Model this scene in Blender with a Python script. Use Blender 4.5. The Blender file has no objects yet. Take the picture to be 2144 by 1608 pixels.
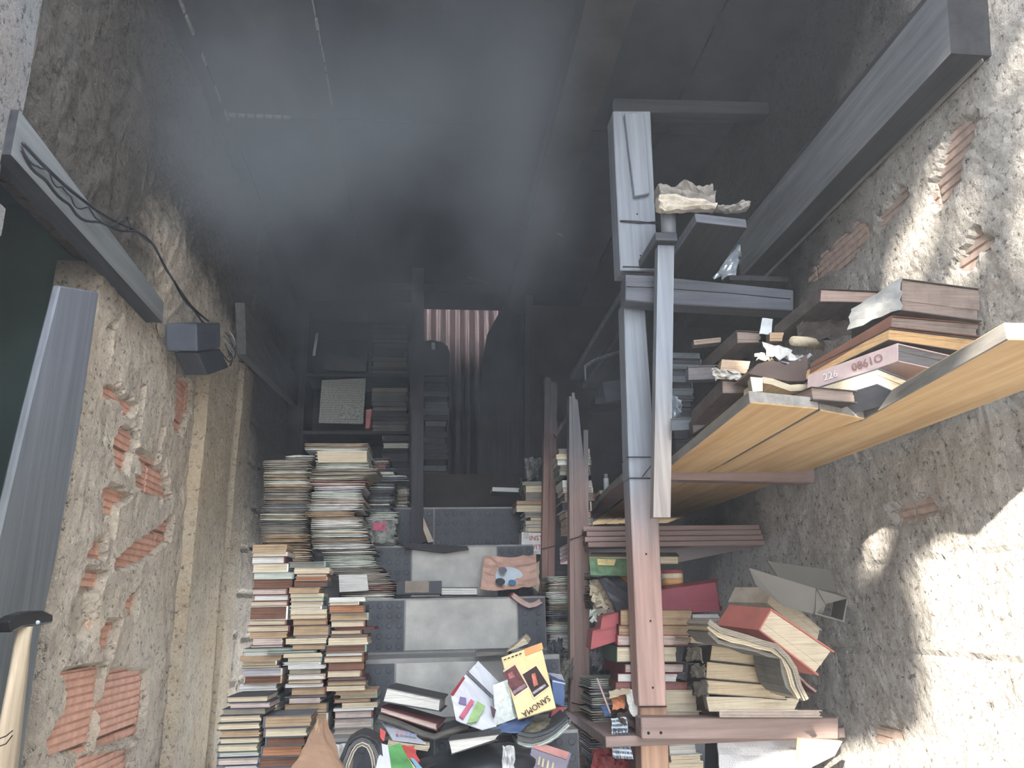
import bpy, bmesh, math, random
from mathutils import Vector, Matrix, noise
R=random.Random(7)
S=bpy.context.scene; C=S.collection
# ---------------------------------------------------------------- camera
F,CX,CY=1610.0,1072.0,804.0
PITCH,YAW,ROLL=[math.radians(a) for a in (16.4,6.3,1.2)]
EYE=Vector((0,0,1.5))
fw=Vector((math.sin(YAW)*math.cos(PITCH),math.cos(YAW)*math.cos(PITCH),math.sin(PITCH)))
rt=Vector((math.cos(YAW),-math.sin(YAW),0)); up=rt.cross(fw)
cr,sr=math.cos(ROLL),math.sin(ROLL)
rt,up=cr*rt-sr*up, sr*rt+cr*up
cd=bpy.data.cameras.new('camera'); cam=bpy.data.objects.new('camera',cd); C.objects.link(cam)
cd.sensor_fit='HORIZONTAL'; cd.sensor_width=36; cd.lens=F/2144*36; cd.clip_start=.02; cd.clip_end=200
cam.matrix_world=Matrix(((rt.x,up.x,-fw.x,EYE.x),(rt.y,up.y,-fw.y,EYE.y),(rt.z,up.z,-fw.z,EYE.z),(0,0,0,1)))
S.camera=cam
# ---------------------------------------------------------------- sky, sun, exposure
SUND=Vector((1,1.9,-.95)).normalized()
w=bpy.data.worlds.new('sky'); S.world=w; w.use_nodes=True
bg=w.node_tree.nodes['Background']; bg.inputs[0].default_value=(.86,.92,1,1); bg.inputs[1].default_value=6.3
sl=bpy.data.lights.new('sun','SUN'); sl.energy=22; sl.color=(1,.90,.76); sl.angle=.014
so=bpy.data.objects.new('sun',sl); C.objects.link(so); so.rotation_euler=SUND.to_track_quat('-Z','Y').to_euler(); so.location=(-2,-4,6)
S.view_settings.view_transform='Standard'; S.view_settings.look='None'; S.view_settings.gamma=1
S.view_settings.use_curve_mapping=False; S.view_settings.exposure=0.62
# ---------------------------------------------------------------- measuring helpers: a pixel of the photograph to a point on a real plane
def ray(x,y): return rt*((x-CX)/F)-up*((y-CY)/F)+fw
def onX(x,y,X): d=ray(x,y); return EYE+d*(X/d.x)
def onY(x,y,Y): d=ray(x,y); return EYE+d*(Y/d.y)
def onZ(x,y,Z): d=ray(x,y); return EYE+d*((Z-1.5)/d.z)
# ---------------------------------------------------------------- materials
MATS={}
def nm(name,f):
    if name in MATS: return MATS[name]
    m=bpy.data.materials.new(name); m.use_nodes=True; f(m,m.node_tree.nodes,m.node_tree.links,m.node_tree.nodes['Principled BSDF']); MATS[name]=m; return m
def mapped(n,l,scale,coord='Object',rot=(0,0,0)):
    tc=n.new('ShaderNodeTexCoord'); mp=n.new('ShaderNodeMapping'); mp.inputs['Scale'].default_value=scale; mp.inputs['Rotation'].default_value=rot
    l.new(tc.outputs[coord],mp.inputs['Vector']); return mp.outputs[0]
def noi(n,l,vec,sc,det=4,rough=.6):
    t=n.new('ShaderNodeTexNoise'); t.inputs['Scale'].default_value=sc; t.inputs['Detail'].default_value=det; t.inputs['Roughness'].default_value=rough
    l.new(vec,t.inputs['Vector']); return t.outputs['Fac']
def ramp(n,l,fac,stops):
    r=n.new('ShaderNodeValToRGB'); e=r.color_ramp.elements
    while len(e)<len(stops): e.new(.5)
    for k,(p,c) in zip(e,stops): k.position=p; k.color=(*c,1)
    l.new(fac,r.inputs[0]); return r.outputs[0]
def mixc(n,l,fac,a,b):
    m=n.new('ShaderNodeMix'); m.data_type='RGBA'
    if isinstance(fac,float): m.inputs[0].default_value=fac
    else: l.new(fac,m.inputs[0])
    for s,v in ((6,a),(7,b)):
        if isinstance(v,tuple): m.inputs[s].default_value=(*v,1)
        else: l.new(v,m.inputs[s])
    return m.outputs[2]
def math_(n,l,op,a,b=None,c=None,clamp=False):
    m=n.new('ShaderNodeMath'); m.operation=op; m.use_clamp=clamp
    for i,v in enumerate((a,b,c)):
        if v is None: continue
        if isinstance(v,(int,float)): m.inputs[i].default_value=v
        else: l.new(v,m.inputs[i])
    return m.outputs[0]
def bump(n,l,b,h,st=.4,dist=.01):
    u=n.new('ShaderNodeBump'); u.inputs['Strength'].default_value=st; u.inputs['Distance'].default_value=dist
    l.new(h,u.inputs['Height']); l.new(u.outputs[0],b.inputs['Normal'])
def mul(c,k): return tuple(min(1,v*k) for v in c)
def srgb(r,g,b):   # sampled display colour to linear, eased towards grey to lower the saturation
    c=[(v/255/12.92 if v<10 else ((v/255+.055)/1.055)**2.4) for v in (r,g,b)]; y=.2126*c[0]+.7152*c[1]+.0722*c[2]
    return tuple(v*.76+y*.24 for v in c)
def plain(name,col,rough=.8,metal=0,var=.25,sc=14):
    def f(m,n,l,b):
        v=mapped(n,l,(1,1,1)); k=noi(n,l,v,sc,5)
        l.new(ramp(n,l,k,[(.3,mul(col,1-var)),(.7,mul(col,1+var))]),b.inputs['Base Color'])
        b.inputs['Roughness'].default_value=rough; b.inputs['Metallic'].default_value=metal; b.inputs['Specular IOR Level'].default_value=.25
        bump(n,l,b,k,.3,.004)
    return nm(name,f)
def wood(name,dark,light,axis='z',sc=1.0,rough=.75,lev=None):
    def f(m,n,l,b):
        s={'x':(1.5,28,28),'y':(28,1.5,28),'z':(28,28,1.5)}[axis]
        v=mapped(n,l,mul2(s,sc)); k=noi(n,l,v,1.6,6,.65); v2=mapped(n,l,(3,3,3)); k2=noi(n,l,v2,2,3)
        c=ramp(n,l,k,[(.3,dark),(.68,light)]); c2=mixc(n,l,math_(n,l,'MULTIPLY',k2,.5),c,mul(dark,.6))
        l.new(c2,b.inputs['Base Color']); b.inputs['Roughness'].default_value=rough; b.inputs['Specular IOR Level'].default_value=.25
        bump(n,l,b,k,.35,.003)
    return nm(name,f)
def mul2(s,k): return tuple(v*k for v in s)
def pages(name,col,dirt=.35):
    def f(m,n,l,b):
        v=mapped(n,l,(5,5,420)); k=noi(n,l,v,1,3,.7); v2=mapped(n,l,(1,1,1)); k2=noi(n,l,v2,22,3)
        c=ramp(n,l,k,[(.3,mul(col,.55)),(.62,col)])
        c=mixc(n,l,math_(n,l,'MULTIPLY',math_(n,l,'SUBTRACT',k2,.45,clamp=True),dirt*4,clamp=True),c,mul(col,.35))
        l.new(c,b.inputs['Base Color']); b.inputs['Roughness'].default_value=.9; b.inputs['Specular IOR Level'].default_value=.1
        bump(n,l,b,k,.5,.002)
    return nm(name,f)
def print_(name,paper,ink,sx=160,sz=420,dens=.5):   # flat print: rows of small type
    def f(m,n,l,b):
        tc=n.new('ShaderNodeTexCoord'); sp=n.new('ShaderNodeSeparateXYZ'); l.new(tc.outputs['UV'],sp.inputs[0])
        row=math_(n,l,'FRACT',math_(n,l,'MULTIPLY',sp.outputs[1],sz)); inrow=math_(n,l,'LESS_THAN',row,.55)
        v=mapped(n,l,(sx,1,1),'UV'); k=n.new('ShaderNodeTexNoise'); k.inputs['Scale'].default_value=1; k.noise_dimensions='2D'
        cb=n.new('ShaderNodeCombineXYZ'); l.new(math_(n,l,'MULTIPLY',sp.outputs[0],sx),cb.inputs[0]); l.new(math_(n,l,'FLOOR',math_(n,l,'MULTIPLY',sp.outputs[1],sz)),cb.inputs[1]); l.new(cb.outputs[0],k.inputs['Vector'])
        on=math_(n,l,'MULTIPLY',inrow,math_(n,l,'GREATER_THAN',k.outputs['Fac'],dens))
        l.new(mixc(n,l,on,paper,ink),b.inputs['Base Color']); b.inputs['Roughness'].default_value=.85; b.inputs['Specular IOR Level'].default_value=.15
    return nm(name,f)
def plaster(name,base,light,soot_expr,warm=None):
    # soot_expr(n,l,x,y,z,noise)-> 0..1 : the smoke stain left by the fire, fixed on the wall
    def f(m,n,l,b):
        tc=n.new('ShaderNodeTexCoord'); sp=n.new('ShaderNodeSeparateXYZ'); l.new(tc.outputs['Object'],sp.inputs[0])
        big=noi(n,l,tc.outputs['Object'],2.2,5); fine=noi(n,l,tc.outputs['Object'],55,6,.75); mid=noi(n,l,tc.outputs['Object'],14,5,.7)
        c=ramp(n,l,mid,[(.3,base),(.66,light)])
        if warm: c=mixc(n,l,math_(n,l,'MULTIPLY',math_(n,l,'SUBTRACT',big,.45,clamp=True),3,clamp=True),c,warm)
        c=mixc(n,l,math_(n,l,'MULTIPLY',math_(n,l,'SUBTRACT',.455,fine,clamp=True),9,clamp=True),c,mul(base,.28))
        spk=noi(n,l,tc.outputs['Object'],120,3,.8); c=mixc(n,l,math_(n,l,'MULTIPLY',math_(n,l,'SUBTRACT',spk,.56,clamp=True),6,clamp=True),c,mul(light,1.25))
        s=soot_expr(n,l,sp.outputs[0],sp.outputs[1],sp.outputs[2],big,mid)
        c=mixc(n,l,s,c,(.020,.021,.024))
        l.new(c,b.inputs['Base Color']); b.inputs['Roughness'].default_value=.95; b.inputs['Specular IOR Level'].default_value=.1
        bump(n,l,b,math_(n,l,'ADD',math_(n,l,'MULTIPLY',fine,1.4),mid),1.0,.014)
    return nm(name,f)
def lin(n,l,v,a,b_):  # smooth 0 at a, 1 at b_
    m=n.new('ShaderNodeMapRange'); m.interpolation_type='SMOOTHSTEP'; m.inputs[1].default_value=a; m.inputs[2].default_value=b_; l.new(v,m.inputs[0]); return m.outputs[0]
# ---------------------------------------------------------------- object helpers
USED=set()
def tag(o,label=None,cat=None,group=None,kind=None):
    if label:
        if not 4<=len(label.split())<=16: print('LABELLEN',label)
        o['label']=label
    if cat: o['category']=cat
    if group: o['group']=group
    if kind: o['kind']=kind
    return o
def me(name,verts,faces,mats,parent=None,mi=None,smooth=False,loc=None,rz=0,uvs=None,rot=None):
    d=bpy.data.meshes.new(name); d.from_pydata([tuple(v) for v in verts],[],faces); d.update()
    for m in (mats if isinstance(mats,(list,tuple)) else [mats]): d.materials.append(m)
    if mi: d.polygons.foreach_set('material_index',mi)
    if smooth: d.polygons.foreach_set('use_smooth',[True]*len(d.polygons))
    if uvs:
        u=d.uv_layers.new(name='UVMap')
        for lp in d.loops: u.data[lp.index].uv=uvs[lp.vertex_index]
    bm=bmesh.new(); bm.from_mesh(d); bmesh.ops.recalc_face_normals(bm,faces=bm.faces); bm.to_mesh(d); bm.free()
    o=bpy.data.objects.new(name,d); C.objects.link(o)
    if parent: o.parent=parent
    if loc is not None: o.location=loc
    if rot: o.rotation_euler=rot
    elif rz: o.rotation_euler=(0,0,rz)
    return o
def empty(name,loc,rz=0,rot=None):
    o=bpy.data.objects.new(name,None); C.objects.link(o); o.location=loc; o.rotation_euler=rot or (0,0,rz); o.empty_display_size=.05; return o
BF=[(0,3,2,1),(4,5,6,7),(0,1,5,4),(1,2,6,5),(2,3,7,6),(3,0,4,7)]
def boxv(a,b): 
    x0,y0,z0=a; x1,y1,z1=b
    return [(x0,y0,z0),(x1,y0,z0),(x1,y1,z0),(x0,y1,z0),(x0,y0,z1),(x1,y0,z1),(x1,y1,z1),(x0,y1,z1)]
def box(name,a,b,mat,parent=None,**k):
    c=Vector([(a[i]+b[i])/2 for i in range(2)]+[a[2]])
    if parent: c=Vector((0,0,0))
    v=[Vector(p)-c for p in boxv(a,b)]
    return me(name,v,BF,mat,parent,loc=c,**k)
def prism(name,pts,vec,mat,parent=None,wob=0,mi_side=None,**k):
    """extrude a 3-D polygon along vec; edges subdivided and slightly worn"""
    n=len(pts); c=sum((Vector(p) for p in pts),Vector())/n
    if parent: c=Vector((0,0,0))
    vec=Vector(vec); rr=random.Random(hash(name)&0xffff if 0 else len(pts)*7+int(abs(c.x*999)))
    j=lambda: Vector((rr.uniform(-wob,wob),rr.uniform(-wob,wob),rr.uniform(-wob,wob)))
    A=[Vector(p)-c+j() for p in pts]; B=[Vector(p)-c+vec+j() for p in pts]
    f=[tuple(range(n))[::-1],tuple(range(n,2*n))]+[(i,(i+1)%n,n+(i+1)%n,n+i) for i in range(n)]
    mi=[0,0]+[1]*n if isinstance(mat,(list,tuple)) and len(mat)>1 else None
    o=me(name,A+B,f,mat,parent,mi=mi,loc=c,**k)
    return o
def bevel(o,wd=.003,seg=1):
    m=o.modifiers.new('bevel','BEVEL'); m.width=wd; m.segments=seg; m.limit_method='ANGLE'; return o
def tube(name,pts,r,mat,parent=None,seg=8,closed_ends=True,r2=None,**k):
    pts=[Vector(p) for p in pts]; n=len(pts); vs=[];fs=[]
    for i,p in enumerate(pts):
        t=(pts[min(i+1,n-1)]-pts[max(i-1,0)]).normalized(); a=t.orthogonal().normalized() if abs(t.z)>.99 else t.cross(Vector((0,0,1))).normalized(); b=t.cross(a)
        rr=r if r2 is None else r+(r2-r)*i/(n-1)
        for q in range(seg): an=2*math.pi*q/seg; vs.append(p+a*rr*math.cos(an)+b*rr*math.sin(an))
    for i in range(n-1):
        for q in range(seg): fs.append((i*seg+q,i*seg+(q+1)%seg,(i+1)*seg+(q+1)%seg,(i+1)*seg+q))
    fs+= [tuple(range(seg))[::-1],tuple(range((n-1)*seg,n*seg))]
    return me(name,vs,fs,mat,parent,smooth=True,**k)
def offset(P,d):
    out=[]
    for i,p in enumerate(P):
        a=P[max(i-1,0)]; b=P[min(i+1,len(P)-1)]; t=Vector((b[0]-a[0],b[1]-a[1])); t=t.normalized() if t.length>1e-9 else Vector((1,0))
        dd=d[i] if isinstance(d,list) else d
        out.append((p[0]-t.y*dd,p[1]+t.x*dd))
    return out
def strip(top,bot,y0,y1,fr=0,rr=None):
    """closed band between two xz polylines, extruded y0..y1"""
    n=len(top); v=[]
    for (x,z) in top: v.append((x,y0+(rr.uniform(-fr,fr) if fr else 0),z))
    for (x,z) in bot: v.append((x,y0+(rr.uniform(-fr,fr) if fr else 0),z))
    for (x,z) in top: v.append((x,y1,z))
    for (x,z) in bot: v.append((x,y1,z))
    f=[]
    for i in range(n-1):
        f+=[(i,i+1,n+i+1,n+i),(2*n+i+1,2*n+i,3*n+i,3*n+i+1),(i,2*n+i,2*n+i+1,i+1),(n+i,n+i+1,3*n+i+1,3*n+i)]
    f+=[(0,n,3*n,2*n),(n-1,3*n-1,4*n-1,2*n-1)]
    return v,f
def join(parts):
    V=[];Fc=[]
    for v,f in parts:
        k=len(V); V+=list(v); Fc+=[tuple(i+k for i in q) for q in f]
    return V,Fc
def resample(P,n):
    L=[0]
    for a,b in zip(P,P[1:]): L.append(L[-1]+math.hypot(b[0]-a[0],b[1]-a[1]))
    out=[]
    for i in range(n):
        s=L[-1]*i/(n-1); j=0
        while j<len(L)-2 and L[j+1]<s: j+=1
        t=(s-L[j])/max(1e-9,L[j+1]-L[j]); out.append((P[j][0]+(P[j+1][0]-P[j][0])*t,P[j][1]+(P[j+1][1]-P[j][1])*t))
    return out
def book(loc,P,T,D,cover,page,spine='L',ct=.0018,yaw=0,label=None,group=None,cat='book',name='book',ov=.003,n=6,wob=.0,tilt=0,lay=0):
    """loc: world origin, P: centre line (local x,z) from left to right, T thickness, D depth away from the viewer.
    spine: L/R/F(front)/B(back)/N none"""
    rr=random.Random(int(abs(loc[0]*7919+loc[2]*104729+loc[1]*31)*100)); P=resample(P,n) if n>len(P) else P
    if wob: P=[(x,z+rr.uniform(-wob,wob)) for x,z in P]
    e=empty(name,loc,rot=(tilt,0,yaw))
    if label: tag(e,label,cat,group)
    h=T/2; ct=min(ct,T*.22)
    fr=0
    if cover is not None:
        ps=[]
        up_=offset(P,h); upi=offset(P,h-ct); lo=offset(P,-h); loi=offset(P,-h+ct)
        ps.append(strip(up_,upi,0,D)); ps.append(strip(loi,lo,0,D))
        if spine=='L': s=[P[0],(P[0][0]+(P[1][0]-P[0][0])*.18,P[0][1]+(P[1][1]-P[0][1])*.18)]; ps.append(strip(offset(s,h*.98),offset(s,-h*.98),0,D))
        if spine=='R': s=[(P[-1][0]+(P[-2][0]-P[-1][0])*.18,P[-1][1]+(P[-2][1]-P[-1][1])*.18),P[-1]]; ps.append(strip(offset(s,h*.98),offset(s,-h*.98),0,D))
        if spine=='F': ps.append(strip(offset(P,h*.98),offset(P,-h*.98),0,ct*1.5))
        if spine=='B': ps.append(strip(offset(P,h*.98),offset(P,-h*.98),D-ct*1.5,D))
        v,f=join(ps); me('cover',v,f,cover,e)
    else: ct=0
    # pages: slightly inside the covers, leaf edges uneven
    Q=[list(p) for p in P]
    o=ov if cover is not None else 0
    a,b=(0,1) ; 
    def sh(p,q,d): 
        L=math.hypot(q[0]-p[0],q[1]-p[1]); return (p[0]+(q[0]-p[0])*d/L,p[1]+(q[1]-p[1])*d/L)
    Q[0]=sh(P[0],P[1],o*1.2); Q[-1]=sh(P[-1],P[-2],o*1.2)
    t=h-ct*1.02
    y0=ct*1.6 if spine=='F' and cover is not None else o; 
    nl=3 if T>.012 else (2 if T>.006 else 1)
    ps=[]; 
    for k in range(nl):
        za=-t+2*t*k/nl; zb=-t+2*t*(k+1)/nl
        d=rr.uniform(0,.0035); d2=rr.uniform(-.003,.002)
        Qk=[tuple(q) for q in Q]; Qk[-1]=(Qk[-1][0]+d2,Qk[-1][1]); 
        ps.append(strip(offset(Qk,zb-.0002),offset(Qk,za+.0002),y0+d,D-o))
    v,f=join(ps); me('page_block' if T>.006 else 'pages',v,f,page,e)
    return e
def px_book(pts,tpx,Y,D,cover,page,**k):
    """pts: photo pixels along the middle of the visible edge, on the real plane at depth Y"""
    W=[onY(x,y,Y) for x,y in pts]; dz=(onY(pts[0][0],pts[0][1]-tpx,Y)-W[0]).z
    o=W[0].copy(); P=[(p.x-o.x,p.z-o.z) for p in W]
    return book(o,P,dz,D,cover,page,**k)
def sheet(name,corners,mat,nx=8,ny=8,bumpy=.0,th=.0012,parent=None,seed=1,rag=0,curl=None,freq=6,**k):
    """a sheet of paper spanned by 4 world corners (tl,tr,br,bl), with creases and thickness"""
    tl,tr,br,bl=[Vector(c) for c in corners]; nrm=(tr-tl).cross(bl-tl).normalized(); c0=(tl+tr+br+bl)/4; rr=random.Random(seed)
    if parent: c0=Vector((0,0,0))
    top=[];uv=[]
    for j in range(ny+1):
        for i in range(nx+1):
            u,v=i/nx,j/ny; p=(tl*(1-u)+tr*u)*(1-v)+(bl*(1-u)+br*u)*v
            d=(noise.noise(Vector((u*freq+seed*3.1,v*freq,seed)))+.6*abs(noise.noise(Vector((u*freq*2+seed,v*freq*2,3)))))*bumpy
            if curl: d+=curl(u,v)
            if rag and (i in(0,nx) or j in (0,ny)): p=p+(tr-tl).normalized()*rr.uniform(-rag,rag)+(bl-tl).normalized()*rr.uniform(-rag,rag)
            top.append(p+nrm*d-c0); uv.append((u,1-v))
    bot=[p+nrm*th for p in top]; n=len(top); f=[]
    for j in range(ny):
        for i in range(nx):
            a=j*(nx+1)+i; q=(a,a+1,a+nx+2,a+nx+1); f.append(q); f.append(tuple(x+n for x in q[::-1]))
    bd=[i for i in range(nx+1)]+[j*(nx+1)+nx for j in range(1,ny+1)]+[ny*(nx+1)+i for i in range(nx-1,-1,-1)]+[j*(nx+1) for j in range(ny-1,0,-1)]
    for a,b in zip(bd,bd[1:]+bd[:1]): f.append((a,b,b+n,a+n))
    return me(name,top+bot,f,mat,parent,loc=c0,uvs=uv+uv,**k)
def inpoly(x,y,P):
    c=False; j=len(P)-1
    for i in range(len(P)):
        if (P[i][1]>y)!=(P[j][1]>y) and x<(P[j][0]-P[i][0])*(y-P[i][1])/(P[j][1]-P[i][1])+P[i][0]: c=not c
        j=i
    return c
def polydist(x,y,P):
    """signed distance: negative inside"""
    d=9
    for a,b in zip(P,P[1:]+P[:1]):
        vx,vy=b[0]-a[0],b[1]-a[1]; L=vx*vx+vy*vy or 1e-9; t=max(0,min(1,((x-a[0])*vx+(y-a[1])*vy)/L)); d=min(d,math.hypot(x-a[0]-t*vx,y-a[1]-t*vy))
    return -d if inpoly(x,y,P) else d
def N(x,y,z=0): return noise.noise(Vector((x,y,z)))
# ================================================================ SETTING
def soot_left(n,l,x,y,z,big,mid):
    zz=math_(n,l,'ADD',z,math_(n,l,'MULTIPLY',math_(n,l,'ADD',mid,big),.3))
    a=lin(n,l,zz,2.92,3.12); b_=lin(n,l,math_(n,l,'ADD',math_(n,l,'ADD',y,math_(n,l,'MULTIPLY',z,.7)),math_(n,l,'MULTIPLY',big,.5)),5.2,5.8)
    c=math_(n,l,'MULTIPLY',lin(n,l,math_(n,l,'SUBTRACT',2.50,math_(n,l,'ADD',y,math_(n,l,'MULTIPLY',mid,.25))),-.05,.25),lin(n,l,z,2.30,2.48))
    return math_(n,l,'MULTIPLY',math_(n,l,'MAXIMUM',math_(n,l,'MAXIMUM',a,b_),c),.86)
def soot_right(n,l,x,y,z,big,mid):
    q=math_(n,l,'ADD',math_(n,l,'ADD',y,math_(n,l,'MULTIPLY',z,1.1)),math_(n,l,'ADD',math_(n,l,'MULTIPLY',big,.7),math_(n,l,'MULTIPLY',mid,.35)))
    a=lin(n,l,q,5.05,5.75); t=math_(n,l,'MULTIPLY',lin(n,l,z,2.62,2.70),lin(n,l,math_(n,l,'SUBTRACT',y,math_(n,l,'MULTIPLY',big,.3)),1.12,1.4))
    return math_(n,l,'MULTIPLY',math_(n,l,'MAXIMUM',a,math_(n,l,'MULTIPLY',t,.82)),.94)
def no_soot(n,l,x,y,z,big,mid): return math_(n,l,'MULTIPLY',big,.12)
M_PL=plaster('rough_plaster_left',srgb(176,162,144),srgb(222,206,182),soot_left,srgb(214,192,160))
M_PR=plaster('rough_plaster_right',srgb(166,162,158),srgb(214,211,206),soot_right,srgb(206,198,188))
M_PIL=plaster('pilaster_concrete',srgb(186,164,130),srgb(214,198,170),soot_left,srgb(208,176,124))
M_JAMB=plaster('jamb_plaster',srgb(128,130,134),srgb(150,150,152),no_soot,srgb(150,132,118))
M_PLAIN=plaster('sun_mask_plaster',srgb(150,140,128),srgb(180,170,156),no_soot)
M_BR=plain('red_clay_brick',srgb(202,146,118),.9,0,.18,30)
M_SOOT=plain('soot_black',(.022,.023,.027),.9,0,.35,6)
M_SOOTB=plain('soot_brown',(.035,.031,.030),.9,0,.35,8)
M_MORT=plain('pale_mortar',(.22,.22,.21),.95,0,.4,60)
M_DARKROOM=plain('dark_green_room_tone',(.05,.075,.068),.9,0,.15,3)
M_CONC=plain('grey_concrete_step',srgb(132,132,132),.9,0,.25,10)
M_PALE=plain('pale_cement_strip',srgb(166,166,162),.9,0,.24,9)
M_RUB=plain('black_rubber_tile',srgb(72,76,84),.7,0,.2,25)
M_GROUND=plain('street_concrete',srgb(176,172,166),.95,0,.12,5)
# left wall: rough coat with the hollow bricks showing through
PX_PATCH=[[(130,1408),(212,1393),(204,1480),(189,1567),(98,1578),(100,1544),(136,1488),(140,1435)],[(227,1403),(304,1408),(299,1491),(291,1537),(200,1560),(212,1472)],
 [(166,1590),(272,1571),(272,1625),(144,1625)],[(178,1193),(217,1204),(197,1246),(197,1314),(170,1359),(168,1333),(140,1310),(163,1246)],[(215,1306),(246,1302),(223,1370),(204,1340)],
 [(261,1265),(291,1234),(280,1295)],[(212,1034),(227,1019),(268,1038),(242,1057),(219,1079)],[(191,1140),(215,1128),(215,1166),(181,1159)],
 [(310,1125),(359,1083),(352,1128),(321,1155),(265,1185),(234,1185),(265,1151)],[(280,1000),(336,1007),(355,1041),(295,1026)],
 [(232,932),(251,898),(277,906),(279,932),(261,985),(238,970)],[(253,836),(282,851),(272,870),(256,864)],[(211,817),(243,812),(251,833),(217,833)],
 [(366,791),(400,804),(397,856),(376,909),(358,890),(368,830)],[(219,692),(240,676),(230,713),(222,752)],[(288,945),(325,970),(350,1010),(300,1000)]]
PATCH=[[(onX(x,y,-.9).y,onX(x,y,-.9).z) for x,y in p] for p in PX_PATCH]
def field(name,side,X0,ya,yb,za,zb,res,hf,mat,parent=None,back=.12,cut=None):
    """rough wall face: grid over (Y,Z); hf gives the depth towards the room; closed by a slab behind"""
    ny=int((yb-ya)/res)+1; nz=int((zb-za)/res)+1; V=[];Fc=[]; s=1 if side=='L' else -1
    for j in range(nz):
        for i in range(ny):
            y=ya+(yb-ya)*i/(ny-1); z=za+(zb-za)*j/(nz-1); zz=z
            if cut: zz=max(z,cut(y)) 
            V.append((X0+s*hf(y,z),y,zz))
    for j in range(nz-1):
        for i in range(ny-1):
            a=j*ny+i
            if cut and V[a+ny][2]-V[a][2]<1e-6 and V[a+ny+1][2]-V[a+1][2]<1e-6: continue
            Fc.append((a,a+1,a+ny+1,a+ny))
    k=len(V); bx=X0-s*back
    zl=za+.10 if cut else za
    V+= [(bx,ya,zl),(bx,yb,zl),(bx,yb,zb),(bx,ya,zb)]
    if cut: 
        c0=[i for i in range(ny)]
    f4=[(k,k+1,k+2,k+3)]
    a,b,c,d=0,ny-1,(nz-1)*ny+ny-1,(nz-1)*ny
    f4+=[tuple([k,k+1]+list(range(ny-1,-1,-1))),tuple([k+3,k+2]+[(nz-1)*ny+i for i in range(ny-1,-1,-1)]),tuple([k,k+3]+[j*ny for j in range(nz-1,-1,-1)]),tuple([k+1,k+2]+[j*ny+ny-1 for j in range(nz-1,-1,-1)])]
    return me(name,V,Fc+f4,mat,parent,smooth=False)
def hleft(y,z):
    h=.010*N(y*4,z*4,1)+.007*N(y*13,z*13,2)+.004*N(y*38,z*38,5)
    d=min(polydist(y,z,p) for p in PATCH)+.010*N(y*34,z*34,9)
    if d<.012: h=-.032 if d<0 else h-.032*(1-d/.012)
    else: h+=.004*math.exp(-(d-.012)*40)
    # vertical gouges
    for gy,g0,g1 in ((2.42,1.98,2.2),(2.62,1.93,2.12),(2.70,1.86,2.02),(2.33,1.72,1.86)):
        if abs(y-gy-.1*(z-2)*.3)<.02 and g0<z<g1: h-=.02
    return h
wl=field('wall_left','L',-.895,2.03,2.97,.60,2.44,.0105,hleft,M_PL); tag(wl,'left wall of rough beige plaster with red hollow bricks showing through','wall',kind='structure')
M_DBR=plain('dusty_brick',srgb(176,152,140),.95,0,.2,40)
def brick(y0,z0,L,H,X,parent,side='L'):
    s=1 if side=='L' else -1; ng=9; pr=[]
    for i in range(ng):
        a=z0+H*i/ng; b=z0+H*(i+1)/ng; pr+= [(0,a),(0,a+(b-a)*.62),(-.004,a+(b-a)*.72),(-.004,b-(b-a)*.08)]
    pr.append((-.002,z0+H)); V=[];Fc=[]; n=len(pr)
    for y in (y0,y0+L):
        for d,z in pr: V.append((X+s*d,y,z))
        V+= [(X-s*.08,y,z0+H),(X-s*.08,y,z0)]
    m=n+2
    for i in range(m): j=(i+1)%m; Fc.append((i,j,m+j,m+i))
    Fc+=[tuple(range(m))[::-1],tuple(range(m,2*m))]
    c=Vector((X,y0,z0)); 
    return me('brick',[Vector(v)-c for v in V],Fc,M_BR if side=='L' else M_DBR,parent,loc=c-(parent.location if parent else Vector()))
for k in range(-1,7):
    z0=1.185+.2*k; off=2.13 if k%2==0 else 1.985
    for i in range(-1,4):
        y0=off+.302*i
        if y0<1.99 or y0>2.95: continue
        L=min(.29,2.96-y0)
        if L<.05: continue
        if any(polydist(y0+u*L,z0+v*.19,p)<.02 for p in PATCH for u in (.02,.2,.4,.6,.8,.98) for v in (.1,.35,.6,.9)): brick(y0,z0,L,.19,-.913,wl)
field('upper_plaster','L',-.865,1.49,3.75,2.36,3.40,.015,lambda y,z:.016*N(y*5,z*5,11)+.012*N(y*16,z*16,12)+.006*N(y*40,z*40,15)-.02*max(0,(2.46-z)*10)*(y>2.35),M_PL,wl,
      cut=lambda y: 2.45 if y<2.34 else (2.40+.035*N(y*7,0,3)+.02*N(y*22,0,4)+ (.0 if y<3.05 else min(.2,(y-3.05)*2))))
field('pilaster','L',-.85,2.96,3.60,.60,2.60,.014,lambda y,z:.006*N(y*6,z*3,21)+.003*N(y*30,z*20,22)+(.012 if y>3.42 else 0)-(.010 if abs(y-3.40)<.02 else 0),M_PIL,wl)
field('rear_plaster','L',-.85,3.58,4.62,.60,3.40,.02,lambda y,z:.012*N(y*5,z*5,31)+.006*N(y*20,z*20,32)-(.014 if ((z+.01*N(y*6,z*6,3))%.2)<.018 or (((y+(.15 if int(z/.2)%2 else 0))%.31)<.018 and N(y,z,9)>-.2) else 0),M_PL,wl)
# curled lip of loose plaster left of the junction box
lip=[onX(400,690,-.83),onX(438,790,-.83)]
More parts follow.
